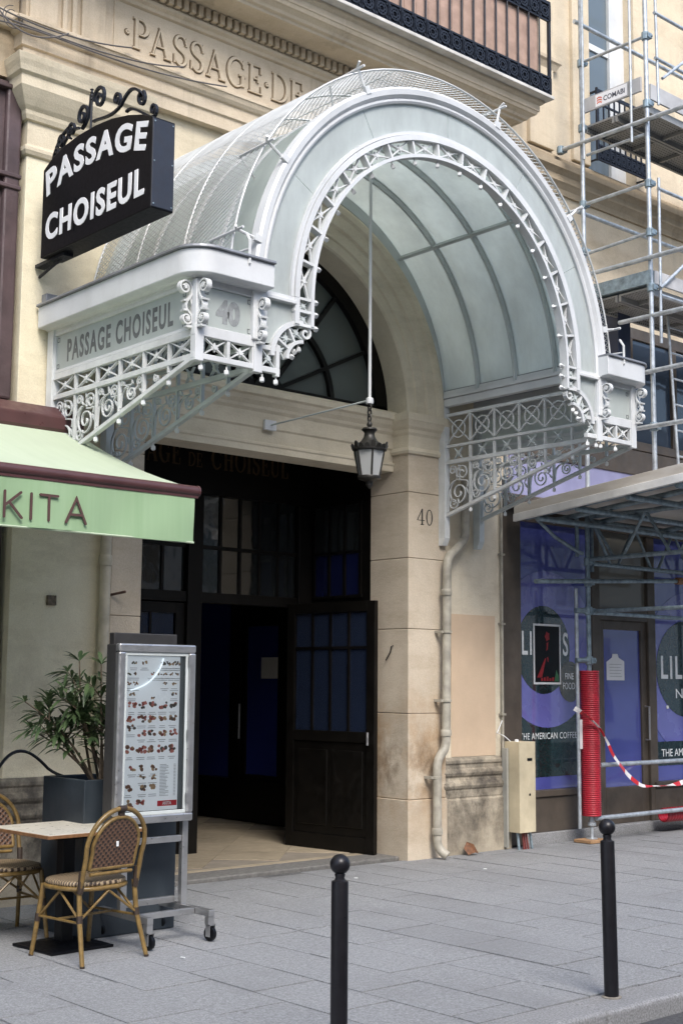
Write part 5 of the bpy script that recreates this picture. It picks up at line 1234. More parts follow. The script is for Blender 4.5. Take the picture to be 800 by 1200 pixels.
for tip, bend in (((4.10, 7.62, 1.48), .10), ((4.20, 7.70, 1.30), .05), ((4.34, 7.56, 1.56), .12), ((4.48, 7.62, 1.74), .06), ((4.62, 7.58, 1.72), .04), ((4.74, 7.64, 1.62), .05), ((4.55, 7.82, 1.58), .05), ((4.30, 7.80, 1.40), .05), ((4.50, 7.58, 1.40), .02), ((4.66, 7.60, 1.42), .02), ((4.92, 7.70, 1.62), .05)):
    tip = Vector(tip); b = base+Vector((rng.uniform(-.05, .08), rng.uniform(-.04, .05), 0)); mid = b.lerp(tip, .5)+Vector((rng.uniform(-.04, .04), rng.uniform(-.04, .04), bend))
    pts = branch(b, b.lerp(mid, .6), mid, tip, .011)
    for k in (5, 7):
        q = Vector(pts[k]); e = q+Vector((rng.uniform(-.16, .10), rng.uniform(-.12, .10), rng.uniform(.04, .16))); branch(q, q.lerp(e, .3), q.lerp(e, .7)+Vector((0, 0, .02)), e, .005, 1)
stems.build('stem', BARK, ol, smooth=60)
LEAFM = new_mat('oleander_leaf'); t_ = LEAFM[1]; P_ = position(t_)
cL = mixc(t_, ramp(t_, noise(t_, P_, 9, 3), .35, .7), (.03, .058, .024), (.095, .14, .06)); t_.links.new(cL, LEAFM[2].inputs['Base Color']); LEAFM[2].inputs['Roughness'].default_value = .42
tl = t_.nodes.new('ShaderNodeBsdfTranslucent'); t_.links.new(cL, tl.inputs['Color']); mx = t_.nodes.new('ShaderNodeMixShader'); mx.inputs[0].default_value = .25
t_.links.new(LEAFM[2].outputs[0], mx.inputs[1]); t_.links.new(tl.outputs[0], mx.inputs[2]); t_.links.new(mx.outputs[0], t_.nodes['Material Output'].inputs['Surface'])
leaves.build('foliage', LEAFM[0], ol, fix=False, smooth=60, kind='stuff')

# ============================================================ café table and rattan chairs
tb = thing('cafe_table', 'square café table with pale top on a black pedestal by the menu display', 'table', (4.30, 7.40, 0), radians(3))
m = MB(); m.box(-.34, .34, -.34, .34, .695, .715); to = m.build('table_top', pm('pale_laminate', (.56, .53, .45), .35, var=.05, scale=6), tb, local=True, bevel=.003)
m = MB(); e = .352
m.box(-e, e, -e, -.3402, .693, .7135); m.box(-e, e, .3402, e, .693, .7135); m.box(-e, -.3402, -.34, .34, .693, .7135); m.box(.3402, e, -.34, .34, .693, .7135)
m.build('wood_edge', pm('brown_wood_edge', (.20, .10, .045), .45, var=.2, scale=30), to, local=True, bevel=.003)
m = MB(); m.box(-.042, .042, -.042, .042, .03, .692); m.build('pedestal', BLACK, tb, local=True, bevel=.006)
m = MB(); m.box(-.17, .17, -.17, .17, .66, .69); m.build('top_plate', BLACK, tb, local=True)
m = MB(); m.box(-.22, .22, -.22, .22, .0, .016); m.prism([(-.2, -.2), (.2, -.2), (.2, .2), (-.2, .2)], lambda u, v, q: (u*(1 if q < .02 else .3), v*(1 if q < .02 else .3), q), .016, .035); m.build('base_plate', BLACK, tb, local=True, bevel=.003)

CANE = pm('varnished_rattan', (.185, .118, .038), .36, var=.22, scale=22)
WRAP = pm('dark_cane_binding', (.035, .022, .015), .55, var=.2, scale=60)
def weave(name, ca, cb, kx, ky, ax, thr, slant=0.):
    m, t, p = new_mat(name); tc = t.nodes.new('ShaderNodeTexCoord'); sx = t.nodes.new('ShaderNodeSeparateXYZ'); t.links.new(tc.outputs['Object'], sx.inputs[0])
    def sn(sock, k, ph=None):
        a = mul(t, sock, k)
        if ph is not None:
            ad = t.nodes.new('ShaderNodeMath'); ad.operation = 'ADD'; t.links.new(a, ad.inputs[0]); t.links.new(ph, ad.inputs[1]); a = ad.outputs[0]
        s = t.nodes.new('ShaderNodeMath'); s.operation = 'SINE'; t.links.new(a, s.inputs[0]); return s.outputs[0]
    U, V = sx.outputs[ax[0]], sx.outputs[ax[1]]
    pr_ = mul(t, sn(U, kx, mul(t, V, slant) if slant else None), sn(V, ky))
    f = ramp(t, pr_, thr-.12, thr+.12)
    c = mixc(t, f, ca, cb); t.links.new(c, p.inputs['Base Color']); p.inputs['Roughness'].default_value = .5
    t.links.new(bump(t, pr_, .5, .004), p.inputs['Normal']); return m
WBACK = weave('woven_back', (.115, .062, .038), (.022, .013, .010), 2*pi/.038, 2*pi/.034, ('X', 'Z'), .22)
WSEAT = weave('woven_seat', (.33, .25, .155), (.045, .028, .018), 2*pi/.042, 2*pi/.018, ('X', 'Y'), .05, 60.)
def tubel(name, pts, r, mat, par, n=8): 
    m = MB(); m.tube(pts, r, n); return m.build(name, mat, par, smooth=60, local=True)
def make_chair(label, loc, rz):
    c = thing('rattan_chair', label, 'chair', loc, rz, 'rattan café chairs at the table')
    def hoop(w, yb0, yb1, zb, ztop, dy=0., n=22):
        pts = []; r = w; zc = ztop-r*1.02
        f = lambda z: yb0+(yb1-yb0)*(z-zb)/(ztop-zb)+dy
        pts += [(-w*.97, f(zb+(zc-zb)*i/5), zb+(zc-zb)*i/5) for i in range(5)]
        pts += [(-w*cos(pi*i/n), f(zc+r*1.02*sin(pi*i/n)), zc+r*1.02*sin(pi*i/n)) for i in range(n+1)]
        pts += [(w*.97, f(zb+(zc-zb)*i/5), zb+(zc-zb)*i/5) for i in range(4, -1, -1)]
        return pts
    H = hoop(.215, -.205, -.315, .40, .875)
    tubel('back_hoop', H, .0145, CANE, c)
    Hi = hoop(.168, -.222, -.302, .53, .825, -.004)
    bi = tubel('back_rail', Hi+[Hi[0]], .0125, CANE, c)
    tubel('back_rail', [(-.155, -.226, .500), (.155, -.226, .500)], .011, CANE, c)
    # woven panel inside the inner hoop
    m = MB(); pts = [(p[0]*.965, p[2]*.985+.008) for p in Hi]; f = lambda z: -.222+(-.302+.222)*(z-.53)/(.825-.53)-.004
    m.add([(u, f(v)-.006, v) for u, v in pts]+[(u, f(v)+.006, v) for u, v in pts], [tuple(range(len(pts))), tuple(range(len(pts), 2*len(pts)))[::-1]]); m.build('woven_back', WBACK, c, local=True)
    m = MB(); m.box(-.008, .008, -.279, -.276, .655, .685); m.build('label_tag', PRINTW, c, local=True)
    # seat
    sp = [(.215*cos(radians(a))*(1.0 if sin(radians(a)) < 0 else 1.02), .205*sin(radians(a))+.0) for a in range(0, 360, 12)]
    sq = []
    for u, v in sp:
        k = 1+.10*abs(sin(2*atan2(v, u))); sq.append((u*k, v*k))
    m = MB(); n = len(sq); rings = ((.985, .425), (1.02, .437), (1.0, .452), (.90, .458), (.5, .452))
    vs = [(u*k, v*k, z) for k, z in rings for u, v in sq]; fs = [(i*n+j, i*n+(j+1) % n, (i+1)*n+(j+1) % n, (i+1)*n+j) for i in range(4) for j in range(n)]+[tuple(range(n))[::-1], tuple(range(4*n, 5*n))]
    m.add(vs, fs); m.build('woven_seat', WSEAT, c, local=True, smooth=60)
    ring = [(u*1.01, v*1.01, .415) for u, v in sq]; tubel('seat_ring', ring+[ring[0], ring[1]], .0135, CANE, c)
    legs = [[(-.205, -.195, .44), (-.212, -.215, .25), (-.238, -.285, 0)], [(.205, -.195, .44), (.212, -.215, .25), (.238, -.285, 0)], [(-.185, .165, .42), (-.198, .19, .22), (-.212, .225, 0)], [(.185, .165, .42), (.198, .19, .22), (.212, .225, 0)]]
    for L in legs:
        tubel('leg', L, [.0155, .0155, .0135], CANE, c)
        a, b = Vector(L[0]), Vector(L[1]); tubel('binding', [b+(a-b)*-.08, b+(a-b)*.14], .0185, WRAP, c)
        d = Vector(L[2]); tubel('foot_cap', [d+Vector((0, 0, .012)), d], .0145, WRAP, c)
    for s in (-1, 1):
        tubel('binding', [(s*.206, -.205, .40), (s*.208, -.22, .52)], .019, WRAP, c)
    tubel('binding', [(-.025, -.313, .873), (.025, -.313, .873)], .019, WRAP, c)
    m = MB(); m.box(-.02, .02, -.316, -.296, .82, .878); m.build('binding', WRAP, c, local=True, bevel=.004)
    def brace(a, b, apex): tubel('brace', bez(a, Vector(a).lerp(Vector(apex), .9), Vector(apex), apex, 6)[:-1]+bez(apex, apex, Vector(b).lerp(Vector(apex), .9), b, 6), .008, CANE, c, 6)
    for (a, b) in ((0, 1), (2, 3), (0, 2), (1, 3)):
        pa, pb = Vector(legs[a][1]), Vector(legs[b][1]); mid = (pa+pb)/2; mid.z = .398; mid = mid*.98; mid.z = .398
        brace(tuple(pa), tuple(pb), tuple(mid))
    tubel('stretcher', [(-.205, 0, .235), (.205, 0, .235)], .008, CANE, c, 6)
    for s in (-1, 1): tubel('stretcher', [(s*.21, -.22, .235), (s*.2, .19, .235)], .008, CANE, c, 6)
    return c
make_chair('rattan bistro chair with its woven back to the street, nearest the menu display', (4.255, 7.08, 0), radians(8))
make_chair('rattan bistro chair against the wall, cut by the left edge behind the table', (4.14, 7.90, 0), radians(176))

# ============================================================ bollards
BOL = pm('dark_bollard_paint', (.010, .0095, .012), .36, var=.2, scale=20, rvar=.1, spec=.35)
for lab, x, y, tilt in (('black iron bollard with ball top at the bottom centre of the photo', 3.945, 4.45, .0), ('black iron bollard with ball top standing by the kerb at the right', 5.825, 4.43, .018)):
    b = thing('bollard', lab, 'bollard', (x, y, -.040 if x < 5 else 0), 0, 'bollards along the kerb'); b.rotation_euler = (0, -tilt, 0)
    m = MB(); m.lathe([(.038, -.02), (.038, .02), (.0375, .790), (.036, .797), (.027, .80), (.024, .803)], (0, 0, 0), 28); m.build('shaft', BOL, b, local=True, smooth=35)
    m = MB(); m.lathe([(.024, .80), (.020, .812), (.024, .824), (.018, .834)], (0, 0, 0), 24); m.build('neck', BOL, b, local=True, smooth=50)
    m = MB(); m.lathe([(.044*sin(pi*i/14)+.0005, .868-.044*cos(pi*i/14)) for i in range(15)], (0, 0, 0), 28); m.build('ball', BOL, b, local=True, smooth=60)
    m = MB(); m.lathe([(.052, -.004), (.052, .004), (.04, .007)], (0, 0, 0), 24); m.build('collar', pm('mortar_collar', (.22, .20, .17), .9, var=.25, scale=60), b, local=True)

# ============================================================ downpipes, cables, small wall fittings
PIPE = pm('cream_painted_pipe', (.46, .415, .32), .55, var=.14, scale=9, grime=.5, gcol=(.2, .17, .12), gscale=4)
PIPEG = pm('grey_cream_pipe', (.36, .335, .275), .55, var=.2, scale=9, grime=.6, gcol=(.13, .11, .085), gscale=4)
dp = thing('downpipe', 'grey-cream rainwater pipe with bends beside the entrance pier numbered 40', 'pipe', (9.1, 8.86, 0))
def curve_pts(P, r=.07, n=6):
    out = [Vector(P[0])]
    for a, b, c in zip(P, P[1:], P[2:]):
        a, b, c = Vector(a), Vector(b), Vector(c); u = (a-b).normalized(); v = (c-b).normalized(); k = min(r, (a-b).length/2.05, (c-b).length/2.05)
        out += [Vector(q) for q in bez(b+u*k, b+u*k*.4, b+v*k*.4, b+v*k, n)]
    out.append(Vector(P[-1])); return out
PT = [(9.47, 8.87, 3.60), (9.47, 8.87, 3.02), (9.17, 8.83, 2.80), (9.15, 8.83, 1.02), (8.99+.03, 8.82, .90), (9.02, 8.82, .10), (9.07, 8.74, .03)]
m = MB(); m.tube(curve_pts(PT), .042, 14); m.build('pipe', PIPEG, dp, smooth=50)
m = MB(); pass
for cc_ in ((9.02, 8.82, .22), (9.15, 8.83, 1.12), (9.16, 8.83, 2.45)):
    m = MB(); m.lathe([(.05, 0), (.052, .02), (.052, .05), (.046, .06)], cc_, 14); m.build('collar', PIPEG, dp, smooth=40)
for x, z in ((9.02, .74), (9.16, 2.10), (9.15, 1.45)):
    m = MB(); m.lathe([(.046, z-.012), (.049, z-.01), (.049, z+.01), (.046, z+.012)], (x, 8.825, 0), 14); m.box(x-.075, x-.04, 8.82, 8.93, z-.012, z+.012); m.build('clip', PIPEG, dp)
dl = thing('downpipe', 'straight cream rainwater pipe beside the left pier behind the menu display', 'pipe', (5.42, 8.87, 0))
m = MB(); m.tube([(5.42, 8.875, .0), (5.42, 8.875, 3.3)], .043, 14); m.build('pipe', PIPE, dl, smooth=50)
m = MB(); m.lathe([(.05, 2.50), (.053, 2.52), (.053, 2.56), (.047, 2.58)], (5.42, 8.875, 0), 14); m.build('collar', PIPE, dl, smooth=40)
cdt = thing('conduit', 'thin cream conduit running up the right pilaster edge beside the blue shop', 'conduit', (10.07, 8.93, 0))
m = MB(); m.tube([(10.07, 8.935, .62), (10.07, 8.935, 3.5)], .014, 6); m.build('tube', PIPEG, cdt)
m = MB()
for z in (1.3, 2.2, 2.9): m.box(10.04, 10.10, 8.915, 8.965, z, z+.02)
m.build('clip', PIPEG, cdt)
def cable(name, pts, r, mat, label, cat='cable'):
    m = MB(); m.tube(pts, r, 6); return tag(m.build(name, mat, smooth=60), label, cat)
cable('black_hose', bez((4.40, 8.62, .90), (4.58, 8.70, 1.22), (4.74, 8.7, 1.12), (4.86, 8.66, .985), 14)+bez((4.86, 8.66, .985), (4.96, 8.62, .90), (5.0, 8.4, .905), (5.10, 8.05, .93), 10)[1:], .012, BLACK, 'black hose arching along the wall to the planter', 'hose')
wires = [((4.2, 8.85, 6.62), (4.8, 8.74, 6.55), (5.4, 8.74, 6.52), (5.95, 8.76, 6.70)), ((4.2, 8.85, 6.70), (4.7, 8.74, 6.52), (5.2, 8.72, 6.62), (5.45, 8.76, 6.70)), ((4.2, 8.85, 6.55), (4.75, 8.74, 6.62), (5.2, 8.72, 6.42), (6.4, 8.76, 6.67)), ((4.25, 8.85, 6.75), (4.45, 8.8, 6.4), (4.7, 8.74, 6.5), (4.85, 8.72, 6.60))]
wb = thing('wire_bundle', 'tangle of thin grey wires along the ledge above the left capital', 'wires', (5, 8.8, 6.6))
for i, w in enumerate(wires):
    m = MB(); m.tube(bez(*w, 18), .007, 5); m.build('wire', pm('grey_cable', (.12, .11, .105), .7), wb)
for i in range(2):
    m = MB(); r_ = .06+.03*i; m.tube([(4.42+r_*cos(a)*.9, 8.82-.01*i, 6.62+r_*sin(a)) for a in [k*pi/8 for k in range(3+i, 18)]], .004, 4); m.build('wire', MATS['grey_cable'], wb)
# cable cover box with its legs
wbx = thing('cable_cover_box', 'tall pale timber box covering cables beside the blue shop window', 'box', (10.2, 8.8, 0))
PINE = pm('pale_painted_pine', (.50, .435, .30), .7, var=.16, scale=3, grime=.35, gcol=(.3, .22, .12), gscale=4, bumps=.15, bscale=30)
m = MB(); m.box(10.085, 10.325, 8.735, 8.93, .165, 1.045); bo = m.build('box', PINE, wbx, bevel=.004)
m = MB(); m.box(10.20, 10.27, 8.730, 8.736, .86, .885); m.build('vent_slot', BLACK, bo)
m = MB(); m.lathe([(.013, 0), (.013, .004)], (0, 0, 0), 10); link('hole', m.mesh('hole'), BLACK, bo, loc=(10.235, 8.736, .53), rot=(pi/2, 0, 0))
m = MB(); m.box(10.048, 10.075, 8.87, 8.93, .02, .98); m.build('side_strip', pm('grey_plastic_strip', (.30, .30, .27), .6, var=.1), wbx)
for k, (x, mt) in enumerate(((10.12, GALVD), (10.19, 'r'), (10.215, 'r'), (10.245, 'r'), (10.30, GALVD))):
    m = MB(); m.tube([(x, 8.80, .18), (x+.004*k, 8.78, .0)], .014 if mt != 'r' else .010, 6); m.build('cable', pm('dull_red_cable', (.16, .035, .03), .6) if mt == 'r' else mt, wbx)
m = MB(); m.tube([(10.10, 8.86, 1.045), (10.05, 8.90, 1.10), (9.98, 8.93, 1.13), (10.06, 8.935, 1.25)], .005, 5); m.lathe([(.02, 1.045), (.02, 1.065), (.004, 1.07)], (10.12, 8.80, 0), 8); m.build('stray_cable', PRINTW, wbx)
# fallen leaf at the foot of the plinth
m = MB(); m.add([(9.42, 8.80, .005), (9.47, 8.76, .03), (9.56, 8.80, .01), (9.55, 8.855, .09), (9.46, 8.86, .12), (9.41, 8.85, .06)], [(0, 1, 4, 5), (1, 2, 3, 4)]); m.add([(9.42, 8.803, .006), (9.47, 8.763, .031), (9.56, 8.803, .011), (9.55, 8.858, .091), (9.46, 8.863, .121), (9.41, 8.853, .061)], [(5, 4, 1, 0), (4, 3, 2, 1)])
tag(m.build('dead_leaf', pm('rust_brown_leaf', (.14, .055, .02), .7, var=.3, scale=40), fix=False), 'rust-brown dead leaf at the foot of the right plinth', 'leaf')
# litter specks
rl = random.Random(5)
for k, (x, y) in enumerate(((4.66, 6.62), (7.6, 8.35), (8.85, 8.05))):
    m = MB(); a = rl.uniform(0, 3); m.tube([(x, y, .007), (x+.03*cos(a), y+.03*sin(a), .007)], .004, 6)
    tag(m.build('cigarette_end', PRINTW), ('tiny pale cigarette end on the slabs below the menu display castors', 'tiny pale cigarette end on the slabs before the entrance step', 'tiny pale cigarette end on the slabs before the right plinth')[k], 'litter', 'cigarette ends on the pavement')
# ============================================================ scaffolding
sc = thing('scaffold', 'galvanised steel scaffolding tower with decks and pedestrian tunnel against the right facade', 'scaffold', (11.2, 8.6, 0))
def tub(name, pts, r=.0242, mat=None, n=10): 
    m = MB(); m.tube(pts, r, n); return m.build(name, mat or GALV, sc, smooth=50)
def coupler(x, y, z, mat=None):
    m = MB(); m.lathe([(.03, -.045), (.042, -.04), (.042, .04), (.03, .045)], (x, y, z), 8); m.box(x-.02, x+.055, y-.05, y+.02, z-.028, z+.028); m.bar((x+.04, y-.06, z), (x+.04, y+.05, z), .022, .022); m.build('coupler', mat or GALVD, sc, bevel=.004)
XS = 11.0; YA, YBo = 8.56, 7.72
for x in (XS, 13.55, 16.1):
    tub('standard', [(x, YA, 3.62), (x, YA, 11.5)]); tub('standard', [(x, YBo, 3.72), (x, YBo, 11.5)])
    for z in (4.18, 5.62, 6.2, 6.72, 7.58, 8.32):
        coupler(x, YA, z); coupler(x, YBo, z)
# square-to-wall tubes at the near end
tub('transom', [(XS, 8.53, 8.33), (XS, 7.73, 8.32)], .017); tub('transom', [(XS, 8.53, 6.72), (XS, 7.75, 6.73)], .019); tub('transom', [(XS, 8.53, 6.17), (XS, 7.75, 6.20)], .017)
tub('transom', [(XS-.045, 8.60, 5.92), (XS-.045, 6.9, 5.92)]); tub('transom', [(XS-.045, 8.86, 7.40), (XS-.045, 6.9, 7.38)]); tub('transom', [(XS, 8.5, 7.26), (XS, 7.75, 7.26)], .017)
tub('transom', [(XS-.045, 7.80, 4.74), (XS-.045, 6.9, 4.75)]); tub('transom', [(XS-.045, 7.95, 4.18), (XS-.045, 6.9, 4.18)]); tub('transom', [(XS, 8.12, 5.33), (XS, 6.9, 5.32)])
coupler(XS-.045, 8.82, 7.40)
# along the wall
for z in (8.81, 6.65, 5.62, 10.6): tub('ledger', [(XS-.05, YA+.045, z), (16.3, YA+.045, z)])
for z in (6.68, 5.55, 8.6, 8.1, 10.6): tub('ledger', [(XS+.1, YBo-.045, z), (16.3, YBo-.045, z)], .019)
tub('brace', [(XS+.08, YBo-.06, 5.62), (13.5, YBo-.06, 7.5)], .019); tub('brace', [(XS+.2, YBo-.06, 7.9), (13.5, YBo-.06, 9.7)], .017)
# end guard frame and light frame
tub('guard_frame', [(10.95, 8.50, 7.20), (10.95, 8.50, 9.10), (10.95, 8.44, 9.22), (10.95, 8.34, 9.28), (10.95, 7.98, 9.36), (10.95, 7.9, 9.30), (10.95, 7.88, 9.2), (10.95, 7.88, 7.20)], .0145)
tub('guard_frame', [(XS+.10, 7.68, 5.05), (XS+.12, 7.68, 6.80)], .016); tub('guard_frame', [(XS+.15, 7.68, 7.60), (XS+.12, 7.68, 9.2)], .015)
# perforated steel decks
PERF, t_, p_ = new_mat('perforated_steel_deck'); P_ = position(t_); v = t_.nodes.new('ShaderNodeTexVoronoi'); v.inputs['Scale'].default_value = 26; v.inputs['Randomness'].default_value = .15; t_.links.new(P_, v.inputs['Vector'])
c_ = mixc(t_, ramp(t_, v.outputs['Distance'], .18, .30), (.035, .035, .035), (.30, .30, .29)); t_.links.new(c_, p_.inputs['Base Color']); p_.inputs['Metallic'].default_value = .4; p_.inputs['Roughness'].default_value = .5
for z in (7.58, 5.62):
    for x in (XS+.02, 13.57):
        for k in range(2):
            y0 = YBo+.03+k*.40; m = MB(); m.box(x, x+2.5, y0, y0+.385, z, z+.02); m.box(x, x+2.5, y0, y0+.03, z-.055, z); m.box(x, x+2.5, y0+.355, y0+.385, z-.055, z)
            for j in range(5): m.box(x+.3+j*.5, x+.34+j*.5, y0+.03, y0+.355, z-.04, z)
            m.build('deck_plank', PERF, sc)
TOE = pm('grey_toe_board', (.40, .40, .40), .6, var=.12, scale=5, grime=.4, gcol=(.25, .22, .2))
for x, z in ((XS-.032, 7.62), ):
    m = MB(); m.box(x-.012, x+.012, 7.76, 8.52, z+.10, z+.26); tb_ = m.build('toe_board', TOE, sc, bevel=.003)
    m = MB(); m.box(x-.014, x-.0125, 7.93, 8.34, z+.115, z+.245); m.build('sign_plate', pm('sign_white', (.74, .74, .75), .45, var=.03), tb_)
    put_text('sign_lettering', 'COMABI', pm('slate_lettering', (.05, .055, .08), .5), tb_, (x-.0142, 8.235, z+.150), (0, -1, 0), (0, 0, 1), .1, .0008, .002, fit=(.275, .058))
    m = MB(); q = plane_T((x-.0142, 8.325, z+.135), (0, -1, 0), (0, 0, 1), (-1, 0, 0))
    for j in range(3): m.ribbon([(0.005, .012+j*.026), (.025, .024+j*.026), (.05, .020+j*.026), (.07, .008+j*.026)], .013, q, 0, .001+.0002*j)
    m.build('sign_emblem', pm('coral_print', (.62, .13, .07), .5), tb_)
m = MB(); m.box(XS+.03, 16.1, YBo-.035, YBo-.012, 7.63, 7.80); m.build('toe_board', TOE, sc, bevel=.003)
m = MB(); m.box(XS+.03, 16.1, YBo-.035, YBo-.012, 5.66, 5.80); m.build('toe_board', TOE, sc, bevel=.003)
m = MB(); m.box(XS-.03, XS+.2, YBo-.02, 8.6, 5.66, 5.80); m.build('toe_board', GALVD, sc)
# ladder between decks
for dx in (0, .32): tub('ladder_rail', [(12.0+dx, 8.12, 3.9), (11.85+dx, 8.12, 5.7)], .016)
for k in range(6): tub('ladder_rung', [(12.0-.025*k-.02, 8.12, 4.05+.28*k), (12.32-.025*k-.02, 8.12, 4.05+.28*k)], .011)
# pedestrian tunnel roof: boarded, rising towards the street
PLY, t_, p_ = new_mat('weathered_plywood'); P_ = position(t_)
c_ = mixc(t_, ramp(t_, noise(t_, scaled(t_, P_, (1, 2, 9)), 1.2, 4), .35, .7), (.44, .40, .345), (.58, .555, .51)); t_.links.new(c_, p_.inputs['Base Color']); p_.inputs['Roughness'].default_value = .75
zr = lambda y: 3.405+(8.9-y)*.0976
def roofprism(x0, x1, ya, yb, h0, h1): 
    m = MB(); m.prism([(ya, zr(ya)+h0), (yb, zr(yb)+h0), (yb, zr(yb)+h1), (ya, zr(ya)+h1)], lambda u, v, q: (q, u, v), x0, x1); return m
roofprism(10.20, 10.235, 8.88, 6.75, -.075, .015).build('edge_board', PLY, sc, bevel=.003)
roofprism(10.185, 10.225, 8.88, 6.75, -.155, -.078).build('edge_lip', pm('pale_edge_lip', (.66, .655, .63), .6, var=.12, scale=5, grime=.4, gcol=(.4, .38, .34), gscale=4), sc, bevel=.004)
for k in range(9): roofprism(10.237+k*.70, 10.93+k*.70, 8.88, 6.75, -.012, .018).build('roof_sheet', PLY, sc)
for x in (10.38, 10.8, 11.35, 12.5, 13.7, 15.0):
    m = MB(); m.tube([(x, 8.86, zr(8.86)-.10), (x, 6.75, zr(6.75)-.10)], .03, 8); m.build('roof_beam', GALVD, sc, smooth=50)
for y in (8.6, 8.1, 7.5, 6.95): tub('roof_purlin', [(10.24, y, zr(y)-.165), (16.4, y, zr(y)-.165)], .03, GALVD)
# lattice girders
def girder(a, b, h, n):
    a, b = Vector(a), Vector(b); up = Vector((0, 0, h)); m = MB(); m.tube([a, b], .0242, 8); m.tube([a+up, b+up], .0242, 8); m.build('girder_chord', GALVD, sc, smooth=50)
    for i in range(n):
        p = a.lerp(b, i/n); q = a.lerp(b, (i+.42)/n); r = a.lerp(b, (i+.58)/n); s = a.lerp(b, (i+1)/n)
        m = MB(); m.tube([p+up, q, r, s+up], .017, 6); m.build('girder_web', GALVD, sc, smooth=40)
PX, PY = 11.21, 8.74
girder((PX, PY-.05, 2.925), (PX, 6.6, 2.93), .45, 3); girder((PX+.05, PY-.03, 2.88), (16.4, PY-.03, 2.88), .45, 7)
# tunnel standard with base jack, sleeve guard added separately
tub('standard', [(PX, PY, .22), (PX, PY, 3.40)], .0242, GALVD)
m = MB(); m.lathe([(.06, .035), (.06, .043), (.018, .045), (.018, .16), (.045, .17), (.045, .20), (.028, .21), (.028, .26)], (PX, PY, 0), 10); m.build('base_jack', GALV, sc, smooth=40)
m = MB(); m.box(PX-.16, PX+.13, PY-.11, PY+.11, .003, .034); m.build('timber_pad', pm('raw_timber', (.34, .20, .10), .8, var=.25, scale=12), sc, bevel=.004)
tub('standard', [(PX-.11, PY+.05, 2.95), (PX-.11, PY+.05, 3.42)], .022, GALVD); tub('standard', [(PX+.10, PY+.02, 2.80), (PX+.10, PY+.02, 3.42)], .020, GALVD)
tub('standard', [(11.08, 8.79, .14), (11.07, 8.79, 2.61)], .020); tub('standard', [(PX, 6.62, .05), (PX, 6.62, 3.65)], .0242) if False else None
for z in (2.90, 2.68, 2.38, 1.86): coupler(PX, PY, z)
for z in (2.38, 1.86): 
    tub('coupler_bar', [(11.05, 8.785, z), (PX+.06, PY-.02, z)], .03, GALVD)
tub('brace', [(10.35, PY, 3.42), (10.36, PY, 3.34), (10.40, PY, 3.28), (10.68, PY, 3.12), (11.03, PY, 3.0), (11.12, PY, 2.98)], .020, GALVD)
tub('guard_rail', [(10.30, 8.69, 2.64), (12.80, 8.69, 2.78)], .0242, GALVD)
m = MB(); m.tube([(12.74, 8.69, 2.777), (12.86, 8.69, 2.784)], .040, 8); m.build('orange_cap', pm('dull_orange', (.28, .13, .05), .6), sc)
tub('guard_rail', [(PX+.06, PY-.05, 2.38), (PX+.06, 6.6, 2.38)], .022, GALVD); tub('guard_rail', [(PX, 8.69, 2.36), (16.2, 8.69, 2.36)], .022, GALVD)
tub('guard_rail', [(PX+.1, 8.70, .78), (16.2, 8.70, .785)], .0242); tub('guard_rail', [(PX+.0, 8.68, .245), (16.2, 8.68, .26)], .0242)
m = MB(); m.box(11.068, 11.112, 8.764, 8.768, .95, 1.25); m.build('paper_label', PAPER, sc)
for x in (13.8, 16.2): tub('standard', [(x, PY, .05), (x, PY, 3.4)], .0242, GALVD)

# ribbed red sleeve on the tunnel standard
REDP = pm('red_ribbed_plastic', (.33, .012, .025), .42, var=.15, scale=8, grime=.25, gcol=(.14, .01, .015), gscale=3)
def sleeve(z0, z1, r):
    prof = []; n = int((z1-z0)/.021)
    for i in range(n):
        z = z0+(z1-z0)*i/n; d = (z1-z0)/n; prof += [(r, z+d*.08), (r+.0035, z+d*.3), (r+.0035, z+d*.7), (r, z+d*.92), (r-.004, z+d*.99)]
    m = MB(); m.lathe(prof, (0, 0, 0), 22); return m
tag(sleeve(.265, 1.755, .098).build('foam_sleeve', REDP, smooth=50, loc=(PX, PY, 0)), 'upright red ribbed protective sleeve around the scaffold post', 'sleeve')
m = MB(); n = 30; L = 1.2; pr_ = []
for i in range(25):
    x = i/24*L; pr_ += [(.075, x), (.079, x+.012), (.079, x+.03), (.075, x+.042)]
vs = []
half = MB(); k = 16; m2 = len(pr_)
for r, x in pr_: vs += [(x, r*cos(radians(-150+300*j/(k-1))-pi/2), r*sin(radians(-150+300*j/(k-1))-pi/2)) for j in range(k)]
for r, x in pr_: vs += [(x, (r-.012)*cos(radians(-150+300*j/(k-1))-pi/2), (r-.012)*sin(radians(-150+300*j/(k-1))-pi/2)) for j in range(k)]
fs = [(i*k+j, i*k+j+1, (i+1)*k+j+1, (i+1)*k+j) for i in range(m2-1) for j in range(k-1)]; o_ = m2*k
fs += [(o_+i*k+j, o_+(i+1)*k+j, o_+(i+1)*k+j+1, o_+i*k+j+1) for i in range(m2-1) for j in range(k-1)]
fs += [(j, o_+j, o_+j+1, j+1) for j in range(k-1)]+[(i*k, (i+1)*k, o_+(i+1)*k, o_+i*k) for i in range(m2-1)]+[(i*k+k-1, o_+i*k+k-1, o_+(i+1)*k+k-1, (i+1)*k+k-1) for i in range(m2-1)]
half.add(vs, fs); fsl = tag(half.build('foam_sleeve', REDP, smooth=50, loc=(12.55, 8.80, .19), rot=(.5, 0, -.03)), 'split red sleeve lying on the shop sill under the scaffold rail', 'sleeve')
